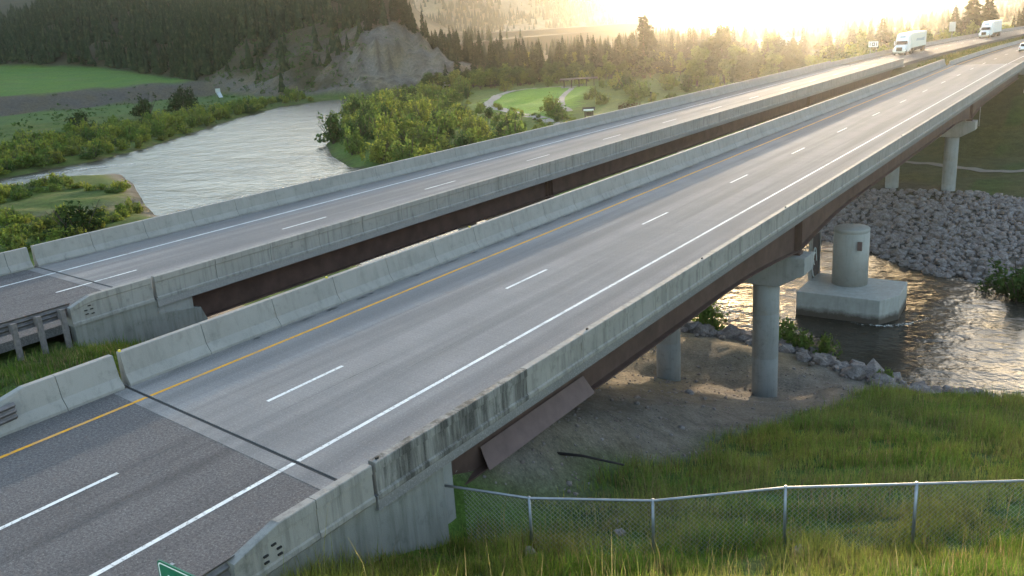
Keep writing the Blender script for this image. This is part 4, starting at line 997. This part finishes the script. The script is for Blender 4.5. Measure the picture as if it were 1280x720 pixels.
def forest_mass(name, P, label):
    n = len(P); r = nrng; Vs, Fs, base = [], [], 0; k = 6
    for t, (za, zb, w_) in enumerate(((.08, .55, .2), (.3, .78, .15), (.55, 1.0, .095))):
        th = np.arange(k)*2*np.pi/k+r.uniform(0, 6, (n, 1)); wob = r.uniform(.6, 1.3, (n, k))
        V = np.zeros((n, k+1, 3)); V[:, :k, 0] = P[:, 0, None]+np.cos(th)*P[:, 3, None]*w_*wob; V[:, :k, 1] = P[:, 1, None]+np.sin(th)*P[:, 3, None]*w_*wob
        V[:, :k, 2] = P[:, 2, None]+P[:, 3, None]*(za+r.uniform(-.07, .05, (n, k))); V[:, k] = P[:, :3]; V[:, k, 2] += P[:, 3]*zb
        b = base+np.arange(n)*(k+1); Fs += [np.stack([b+i, b+(i+1) % k, b+k], -1) for i in range(k)]; Vs.append(V.reshape(-1, 3)); base += n*(k+1)
    tag(inst(name, np_mesh(name, np.concatenate(Vs), np.concatenate(Fs), L_FOR)), label, 'forest', None, 'stuff')
VX = nrng.uniform(-900, -60, 2600); VY = 400+1100*nrng.random(2600)**1.4; VZ, vrd, vw, _a, vu, _b, _c = height(VX, VY, True); kk = (vu < 400)
forest_mass('valley_woods', np.stack([VX, VY, VZ, nrng.uniform(7, 15, 2600)], -1)[kk], 'hazy woods filling the valley floor beyond the park trees')
forest_mass('hillside_forest', P, 'dark conifer forest covering the shaded hillside, upper left')

# low scrub on the open slopes beside the cliff and tufts on the flats below
cs = []
for x, y, z, u_, a_, s_, w_, rd in zip(Xh, Yh, Zq, uq, aq, sq, wq, rdq):
    if 3 < u_ < 75 and 2.8 < a_ < 5.4 and rng.random() < .5: cs.append((x, y, z+.5, rng.uniform(.7, 1.8), rng.uniform(.7, 1.8), rng.uniform(.6, 1.4)))
    elif 5.4 <= a_ < 7 and 8 < u_ < 50 and rng.random() < .06: cs.append((x, y, z+.4, .8, .8, .8))
Xf = nrng.uniform(-420, -215, 900); Yf = nrng.uniform(70, 250, 900); Zf, rdf, wf, _q, uf, af, sf = height(Xf, Yf, True)
for x, y, z, u_, s_ in zip(Xf, Yf, Zf, uf, sf):
    if u_ <= 0 and (s_ < -2 or (2 < s_ < 20)) and rng.random() < .5: cs.append((x, y, z+.2, rng.uniform(.5, 1.6), rng.uniform(.5, 1.6), rng.uniform(.35, .9)))
Vc, Fc = leaf_cloud(cs, len(cs)*16, .38, 909)
zz = np.array(cs)[:, 2].min(); Vc[:, 2] = np.where(Vc[:, 2] <= .021, Vc[:, 2], Vc[:, 2])
tag(inst('hillside_scrub', np_mesh('hillside_scrub', Vc, Fc, L_DARK2)), 'low scrub dotted over the open brown slope beside the cliff', 'scrub', None, 'stuff')
# ------------------------------------------------------------------ grass
def grass(name, X, Y, hgt, wid, cols, label, lean=.35):
    n = len(X); Z = height(X, Y); r = nrng; a = r.uniform(0, 6.283, n); la = r.uniform(0, 6.283, n); h = hgt*np.exp(r.normal(0, .3, n)); l = h*np.abs(r.normal(0, lean, n))
    w_ = wid*r.uniform(.6, 1.3, n); dx, dy = np.cos(a)*w_, np.sin(a)*w_; lx, ly = np.cos(la)*l, np.sin(la)*l
    V = np.zeros((n, 5, 3))
    V[:, 0] = np.stack([X-dx, Y-dy, Z-.03], -1); V[:, 1] = np.stack([X+dx, Y+dy, Z-.03], -1)
    V[:, 2] = np.stack([X-dx*.7+lx*.3, Y-dy*.7+ly*.3, Z+h*.55], -1); V[:, 3] = np.stack([X+dx*.7+lx*.3, Y+dy*.7+ly*.3, Z+h*.55], -1); V[:, 4] = np.stack([X+lx, Y+ly, Z+h], -1)
    b = np.arange(n)*5; F = np.concatenate([np.stack([b, b+1, b+3], -1), np.stack([b, b+3, b+2], -1), np.stack([b+2, b+3, b+4], -1)])
    t = np.clip(.5+.5*wav(X, Y, 5.5, 3)+r.normal(0, .3, n), 0, 1)[:, None]; C_ = np.array(cols[0])*(1-t)+np.array(cols[1])*t
    dry = (r.random(n) < .16+.16*np.clip(wav(X, Y, 4.4, 51), 0, 1))[:, None]; C_ = np.where(dry, np.array((.34, .27, .14))*r.uniform(.6, 1.1, (n, 1)), C_)
    tag(inst(name, np_mesh(name, V.reshape(-1, 3), F, GRASSB, np.repeat(C_, 5, 0))), label, 'grass', None, 'stuff')
def scatter(n, x0, x1, y0, y1, test):
    X = nrng.uniform(x0, x1, n); Y = nrng.uniform(y0, y1, n); k = test(X, Y); return X[k], Y[k]
clump = lambda X, Y: wav(X, Y, 2.2, 26)+.7*wav(X, Y, .9, 44)+nrng.normal(0, .5, len(X))
X, Y = scatter(95000, 6.7, 21, -5, 9.5, lambda X, Y: (clump(X, Y) > -.35) & ((X > 8.2+nrng.normal(0, .8, len(X))) | (Y < .2) | (clump(X, Y) > .9)) & (-.493*(X-5.8)+.87*(Y+.2) < 3.2))
Xw, Yw = scatter(9000, 6.6, 8.6, -6.2, 1.4, lambda X, Y: X > 0); X = np.append(X, Xw); Y = np.append(Y, Yw)
grass('tall_grass', X, Y, .3+.2*np.clip(wav(X, Y, 3.3, 7), -1, 1.5)*.8, .009, ((.13, .23, .04), (.29, .32, .08)), 'tall green grass in the foreground around the chain link fence')
X, Y = scatter(110000, 6.5, 20, 3, 39, lambda X, Y: (clump(X, Y) > -.35) & (-.493*(X-5.8)+.87*(Y+.2) > 3.0) & (X > 7.1+(Y-9)*.1+.8*wav(X, Y, 9, 3)+np.abs(nrng.normal(0, 1.1, len(X)))-.8) & (river_d(X, Y) < np.where(X > 9, -5.6, -3.6)))
grass('meadow_grass', X, Y, .38+.2*np.clip(wav(X, Y, 4.1, 19), -1, 1.5)*.8, .013, ((.18, .29, .06), (.32, .35, .1)), 'long green grass on the slope between the fence and the river')
Xs, Ys = scatter(5200, 6.7, 20.5, -5, 36, lambda X, Y: (wav(X, Y, 3.7, 38) > .1) & (X > 7.3+(Y-9)*.1) & (river_d(X, Y) < -6))
grass('dry_stalks', Xs, Ys, .75, .008, ((.36, .3, .17), (.26, .27, .1)), 'scattered tall dry seed stalks among the grass at lower right', .25)
X, Y = scatter(30000, -12.2, -5.7, -9, 6, lambda X, Y: clump(X, Y) > -.6)
grass('median_grass', X, Y, .3, .011, ((.09, .19, .03), (.18, .22, .05)), 'green grass in the gap between the two bridge approaches')
X, Y = scatter(42000, -10.5, -5.6, 150, 330, lambda X, Y: clump(X, Y) > -.6)
X = X+xoff(Y)
grass('median_grass', X, Y, .4, .05, ((.06, .1, .02), (.12, .13, .035)), 'grassy median between the two roads beyond the bridges')

# ------------------------------------------------------------------ park furniture, signs, poles, buildings
def pavilion(x, y, rz):
    z = gz(x, y); e = empty('picnic_shelter', (x, y, z), rz, 'long flat roofed dark timber picnic shelter behind the lawn', 'shelter')
    for i in range(5):
        for s in (-1.6, 1.6): MB().box(-5+i*2.5-.1, -5+i*2.5+.1, s-.1, s+.1, -.3, 2.5).build('post', DWOOD, e)
    MB().prism([(-2.4, 2.5), (2.4, 2.5), (2.5, 2.62), (0, 3.0), (-2.5, 2.62)], -6.3, 6.3, 'x').build('roof', DWOOD, e)
    MB().box(-6, -1, -1.2, 1.2, -.1, .12).build('floor_slab', CONC, e)
    for tx in (-3.5, 0.5): t = MB(); t.box(tx-.9, tx+.9, -.4, .4, .7, .76); t.box(tx-.7, tx-.6, -.35, .35, .1, .7); t.box(tx+.6, tx+.7, -.35, .35, .1, .7); t.box(tx-.9, tx+.9, .6, .85, .42, .47); t.box(tx-.9, tx+.9, -.85, -.6, .42, .47); t.build('picnic_bench', WOODP, e)
pavilion(-132.5, 247, math.radians(28))
z = gz(-77.5, 156); k = empty('information_kiosk', (-77.5, 156, z), math.radians(25), 'small roofed information board on two posts beside the path', 'kiosk')
for s in (-.85, .85): MB().box(s-.14, s+.14, -.14, .14, -.3, 2.3).build('post', DWOOD, k)
MB().box(-.62, .62, -.05, .05, 1.1, 2.0).build('notice_board', DWOOD, k); MB().prism([(-.8, 2.3), (.8, 2.3), (0, 3.0)], -1.4, 1.4, 'x').build('roof', DWOOD, k); MB().box(-1.1, 1.1, -.83, -.7, 2.3, 2.62).build('roof_fascia', SIGNW, k)
def pole(name, x, y, h, r, mat, label, cat, arms=None):
    z = gz(x, y); e = empty(name, (x, y, z), 0, label, cat); MB().tube([(0, 0, -.5), (0, 0, h)], r, 8, r*.7).build('shaft', mat, e, True)
    for az_ in arms or (): MB().box(-1.3, 1.3, -.07, .07, az_, az_+.15).build('crossarm', mat, e)
    return e
e = pole('park_pole', -63, 157, 5.6, .09, BLACK, 'thin dark pole standing just behind the farther bridge barrier', 'pole'); MB().lathe([(.02, 5.6), (.2, 5.62), (.2, 5.75), (.05, 5.85)], 0, 0, 10).build('lamp_head', BLACK, e)
e = pole('marker_post', -70, 153, 2.6, .05, BLACK, 'short thin post right of the information board', 'post'); MB().box(-.09, .09, -.03, .03, 2.2, 2.6).build('marker_plate', BLACK, e)
for (x, y, h, lb) in ((-35, 300, 11.5, 'utility pole with crossarm above the nearer truck'), (13, 345, 16, 'left of the two tall utility poles at the far right horizon'), (18, 350, 16, 'right of the two tall utility poles at the far right horizon')):
    pole('utility_pole', x, y, h, .16, BARK, lb, 'utility pole', (h-1.2, h-2.4))
def sign(x, y, z, wd, ht, zb, label, mat, rz=0, posts=(-.3, .3), marks=None, border=None):
    e = empty('road_sign', (x, y, z), rz, label, 'sign')
    pn = MB().box(-wd/2, wd/2, -.02, .02, zb, zb+ht).build('panel', mat, e, bevel=.01)
    for p in posts: MB().box(p*wd-.05, p*wd+.05, .021, .12, -1.2, zb+ht*.9).build('post', GALV, e)
    for (x0, x1, z0, z1) in marks or (): MB().box(wd*(x0-.5), wd*(x1-.5), -.026, -.02, zb+ht*z0, zb+ht*z1).build('marking', SIGNB, pn)
    return e, pn
y = 196; sign(-29.5+float(xoff(y)), y, -.6, 2.0, 1.2, 1.9, 'white road sign with dark figures behind the truck road barrier', SIGNW, .05, marks=[(.12, .2, .2, .8), (.34, .42, .2, .8), (.42, .58, .66, .8), (.42, .58, .2, .34), (.58, .66, .2, .8), (.8, .88, .2, .8)])
y = 250; sign(-26.0+float(xoff(y)), y, -.3, 1.5, 2.4, 2.6, 'tall pale sign on one post between the two trucks', GREYSIGN, .1, (0,))
y = 330; sign(-9+float(xoff(y)), y, -.3, 2.4, 2.6, 2.0, 'pale green sign on the median at the top right corner', M_plain('pale_green_sign', (.25, .4, .32), .5), .1)
# green sign in the near corner, its top left only in view
e = empty('green_road_sign', (8.15, -8.36, -.6), 0, 'green road sign with white border, only its top corner showing at bottom left', 'sign')
def rrect(w_, h_, r, n=6):
    pts = []
    for cx, cz, a0 in ((w_/2-r, h_/2-r, 0), (-w_/2+r, h_/2-r, 90), (-w_/2+r, -h_/2+r, 180), (w_/2-r, -h_/2+r, 270)):
        for i in range(n+1): a = math.radians(a0+90*i/n); pts.append((cx+r*math.cos(a), cz+r*math.sin(a)))
    return pts
MB().prism([(p[0], p[1]+2.2) for p in rrect(1.36, .9, .09)], -.012, .012).build('panel', SIGNG, e)
o_ = rrect(1.3, .84, .075); i_ = rrect(1.255, .795, .055); n = len(o_); mb = MB(); mb.add([(p[0], -.016, p[1]+2.2) for p in o_]+[(p[0], -.016, p[1]+2.2) for p in i_], [(k, (k+1) % n, n+(k+1) % n, n+k) for k in range(n)]); mb.build('border', SIGNW, e)
for p in (-.4, .4): MB().box(p-.04, p+.04, .02, .1, -1.2, 2.6).build('post', GALV, e)
MB().box(-.43, -.38, -.017, -.014, 2.15, 2.44).build('lettering', SIGNW, e)
def house(x, y, rz, wd, dp, h, label, wallm, roofm, rh=1.8):
    e = empty('house', (x, y, gz(x, y)), rz, label, 'house')
    MB().box(-wd/2, wd/2, -dp/2, dp/2, -1.5, h).build('wall', wallm, e)
    MB().prism([(-dp/2-.4, h), (dp/2+.4, h), (0, h+rh)], -wd/2-.4, wd/2+.4, 'x').build('roof', roofm, e)
    for k in (-.3, .05, .35): MB().box(wd*k-.5, wd*k+.5, -dp/2-.03, -dp/2+.02, h*.4, h*.8).build('window', GLASSD, e)
    MB().box(wd*.18, wd*.18+.9, -dp/2-.04, -dp/2+.02, 0, 2.0).build('door', DWOOD, e)
WALLC = M_plain('cream_siding', (.62, .58, .5), .8); ROOFG = M_plain('pale_metal_roof', (.5, .49, .47), .5)
house(-150, 400, .2, 16, 9, 5, 'pale house half hidden behind the tree belt, below the mountain', WALLC, ROOFG, 3)
house(-112, 392, .3, 20, 9, 5, 'pale roofed house behind the tree belt beside the tall pine', WALLC, ROOFG, 3)
house(-199, 259.5, .9, 3, 2.4, 2.6, 'tiny white hut among bushes at the edge of the tree belt', M_plain('white_wall', (.7, .7, .68), .8), ROOFG, .8)
e = empty('loading_chute', (-321, 247, gz(-321, 247)), math.radians(62), 'small white tipped chute on posts at the foot of the hill', 'chute')
MB().prism([(-5, -.4), (1.2, 2.2), (2.4, 2.2), (2.4, 1.6), (-3.8, -.4)], -.8, .8, 'x').build('chute', GREYSIGN, e); MB().box(-1., 1., 1.6, 3.2, 1.9, 3.6).build('hopper', GREYSIGN, e)
for s in (-1, 1): MB().box(s*.8-.12, s*.8+.12, 2.0, 2.25, -1.5, 1.9).build('post', WOODP, e)

# ------------------------------------------------------------------ vehicles
def wheel(parent, x, y, r=.52, wd=.3):
    w_ = MB(); n = 18; prof = [(r*.62, -wd/2), (r, -wd/2+.03), (r, wd/2-.03), (r*.62, wd/2)]; b = []
    V = [(x+p[1], y+p[0]*math.cos(2*math.pi*k/n), r+p[0]*math.sin(2*math.pi*k/n)) for p in prof for k in range(n)]
    F = [(i*n+k, i*n+(k+1) % n, i*n+n+(k+1) % n, i*n+n+k) for i in range(3) for k in range(n)]
    w_.add(V, F); t = w_.build('wheel', BLACK, parent)
    MB().add([(x+s, y+r*.62*math.cos(2*math.pi*k/n), r+r*.62*math.sin(2*math.pi*k/n)) for s in (-wd/2+.02, wd/2-.02) for k in range(n)], [tuple(reversed(range(n))), tuple(range(n, 2*n))]+[(k, (k+1) % n, n+(k+1) % n, n+k) for k in range(n)]).build('rim', CHROME, t)
def truck(x, y, z, rz, label, trailer_mat, L=13.6, stripe=None):
    """semi truck heading towards -y"""
    e = empty('semi_truck', (x, y, z), rz, label, 'truck')
    cab = MB(); P = [(0.15, .55), (.05, .8), (.08, 1.2), (.4, 1.62), (1.75, 1.92), (2.45, 2.75), (4.6, 2.75), (4.6, .55)]
    cab.prism(P, -1.05, 1.05, 'x'); c = cab.build('cab', WHITEM, e, bevel=.07)
    sl_ = MB(); sl_.prism([(2.25, 2.7), (2.7, 3.35), (3.5, 3.9), (4.55, 4.05), (4.55, .6), (2.4, .6)], -1.22, 1.22, 'x'); sl_.build('sleeper_fairing', WHITEM, e, bevel=.1)
    MB().add([(-1.0, 1.72, 1.98), (1.0, 1.72, 1.98), (.98, 2.3, 2.72), (-.98, 2.3, 2.72)], [(0, 1, 2, 3)]).build('windshield', GLASSD, e)
    for s in (-1, 1):
        MB().box(min(s*1.06, s*1.075), max(s*1.06, s*1.075), 1.95, 2.4, 1.95, 2.55).build('side_window', GLASSD, e)
        MB().box(s*.98-.2, s*.98+.2, .02, .32, .92, 1.3).build('headlight', LAMPL, e)
        MB().box(s*1.32-.07, s*1.32+.07, 1.75, 1.95, 1.9, 2.65).build('mirror', WHITEM, e)
        MB().tube([(s*1.0, 2.9, .72), (s*1.0, 4.3, .72)], .32, 12).build('fuel_tank', CHROME, e)
        MB().prism([(.1, .95), (.45, 1.3), (1.3, 1.3), (1.75, .8), (1.6, .75), (1.3, 1.12), (.5, 1.12), (.2, .75)], s*1.2-.06, s*1.2+.06, 'x').build('fender', WHITEM, e)
        wheel(e, s*1.02, .98)
        for yy in (5.3, 6.6, L+2.6, L+3.9): wheel(e, s*1.0, yy, .5, .55)
    MB().box(-.55, .55, -.02, .09, .8, 1.55).build('grille', GLASSD, e); MB().box(-1.18, 1.18, -.12, .12, .38, .72).build('bumper', CHROME, e, bevel=.04)
    MB().box(-.5, .5, 4.6, 7.4, .75, 1.0).build('chassis', BLACK, e)
    tr = MB().box(-1.3, 1.3, 5.0, 5.0+L, 1.15, 4.1).build('trailer', trailer_mat, e, bevel=.04)
    MB().box(-1.31, 1.31, 5.02, 5.0+L-.02, 1.02, 1.149).build('trailer_rail', CHROME, tr)
    MB().box(-1.2, 1.2, 7.8, L+1.8, .5, 1.0).build('side_skirt', BLACK, tr)
    if stripe: MB().prism([(8.5, 2.4), (16.5, 2.2), (16.8, 2.9), (14, 2.75), (9.5, 2.9)], 1.301, 1.31, 'x').build('trailer_emblem', stripe, tr)
    MB().box(-.5, .5, 2.72, 2.8, 3.36, 3.5).build('fairing_badge', SIGNB, e)
    return e
TRG = M_plain('pale_green_trailer', (.62, .68, .64), .4, 0, .06, 1)
truck(-18.9, 178.5, .2, -.02, 'white semi truck with a long pale trailer, the nearer of two on the far road', TRG, 13.6, M_plain('trailer_emblem_ink', (.35, .45, .5), .5))
truck(-19.3+float(xoff(258)), 250, .2, -.09, 'white semi truck with a plain white trailer, the more distant one', WHITEM, 9)
def car(x, y, z, rz, label):
    e = empty('car', (x, y, z), rz, label, 'car')
    MB().prism([(-2.2, .3), (-2.25, .62), (-2.05, .95), (-1.6, 1.02), (1.2, .98), (2.05, .85), (2.25, .6), (2.2, .3)], -.92, .92, 'x').build('body', WHITEM, e, bevel=.06)
    MB().prism([(-1.95, 1.0), (-1.35, 1.52), (.2, 1.55), (1.15, .98)], -.78, .78, 'x').build('cabin', WHITEM, e, bevel=.06)
    MB().add([(-.66, -1.93, 1.06), (.66, -1.93, 1.06), (.62, -1.46, 1.47), (-.62, -1.46, 1.47)], [(0, 1, 2, 3)]).build('rear_window', GLASSD, e)
    for s in (-1, 1):
        MB().prism([(-1.5, 1.06), (-1.25, 1.43), (.1, 1.46), (.8, 1.06)], min(s*.785, s*.8), max(s*.785, s*.8), 'x').build('side_window', GLASSD, e)
        MB().box(s*.72-.14, s*.72+.14, -2.3, -2.12, .68, .86).build('tail_lamp', REDL, e); MB().box(s*.95-.08, s*.95+.08, .7, .85, .95, 1.1).build('mirror', WHITEM, e)
        for yy in (-1.4, 1.4): wheel(e, s*.82, yy, .33, .22)
    MB().box(-.25, .25, -2.29, -2.2, .5, .62).build('number_plate', SIGNW, e); MB().box(-.85, .85, -2.3, -2.15, .3, .5).build('bumper', BLACK, e)
car(1.95+float(xoff(180)), 180, 0, 0, 'white car seen from behind at the right edge of the nearer road')
car(.9+float(xoff(232)), 232, 0, -.08, 'distant car in the far upper right corner of the nearer road')

# ------------------------------------------------------------------ haze
hz = MB().box(-3800, 3800, -1000, 3800, -40, 620); ho = hz.build('haze', None); tag(ho, 'thin warm evening haze filling the valley', 'haze', None, 'stuff')
hm = bpy.data.materials.new('haze_air'); hm.use_nodes = True; t = hm.node_tree; t.nodes.clear(); mo = t.nodes.new('ShaderNodeOutputMaterial'); pv = t.nodes.new('ShaderNodeVolumePrincipled')
pv.inputs['Color'].default_value = (.9, .88, .85, 1); pv.inputs['Density'].default_value = .0001; pv.inputs['Anisotropy'].default_value = .91
t.links.new(pv.outputs[0], mo.inputs['Volume']); ho.data.materials.append(hm)
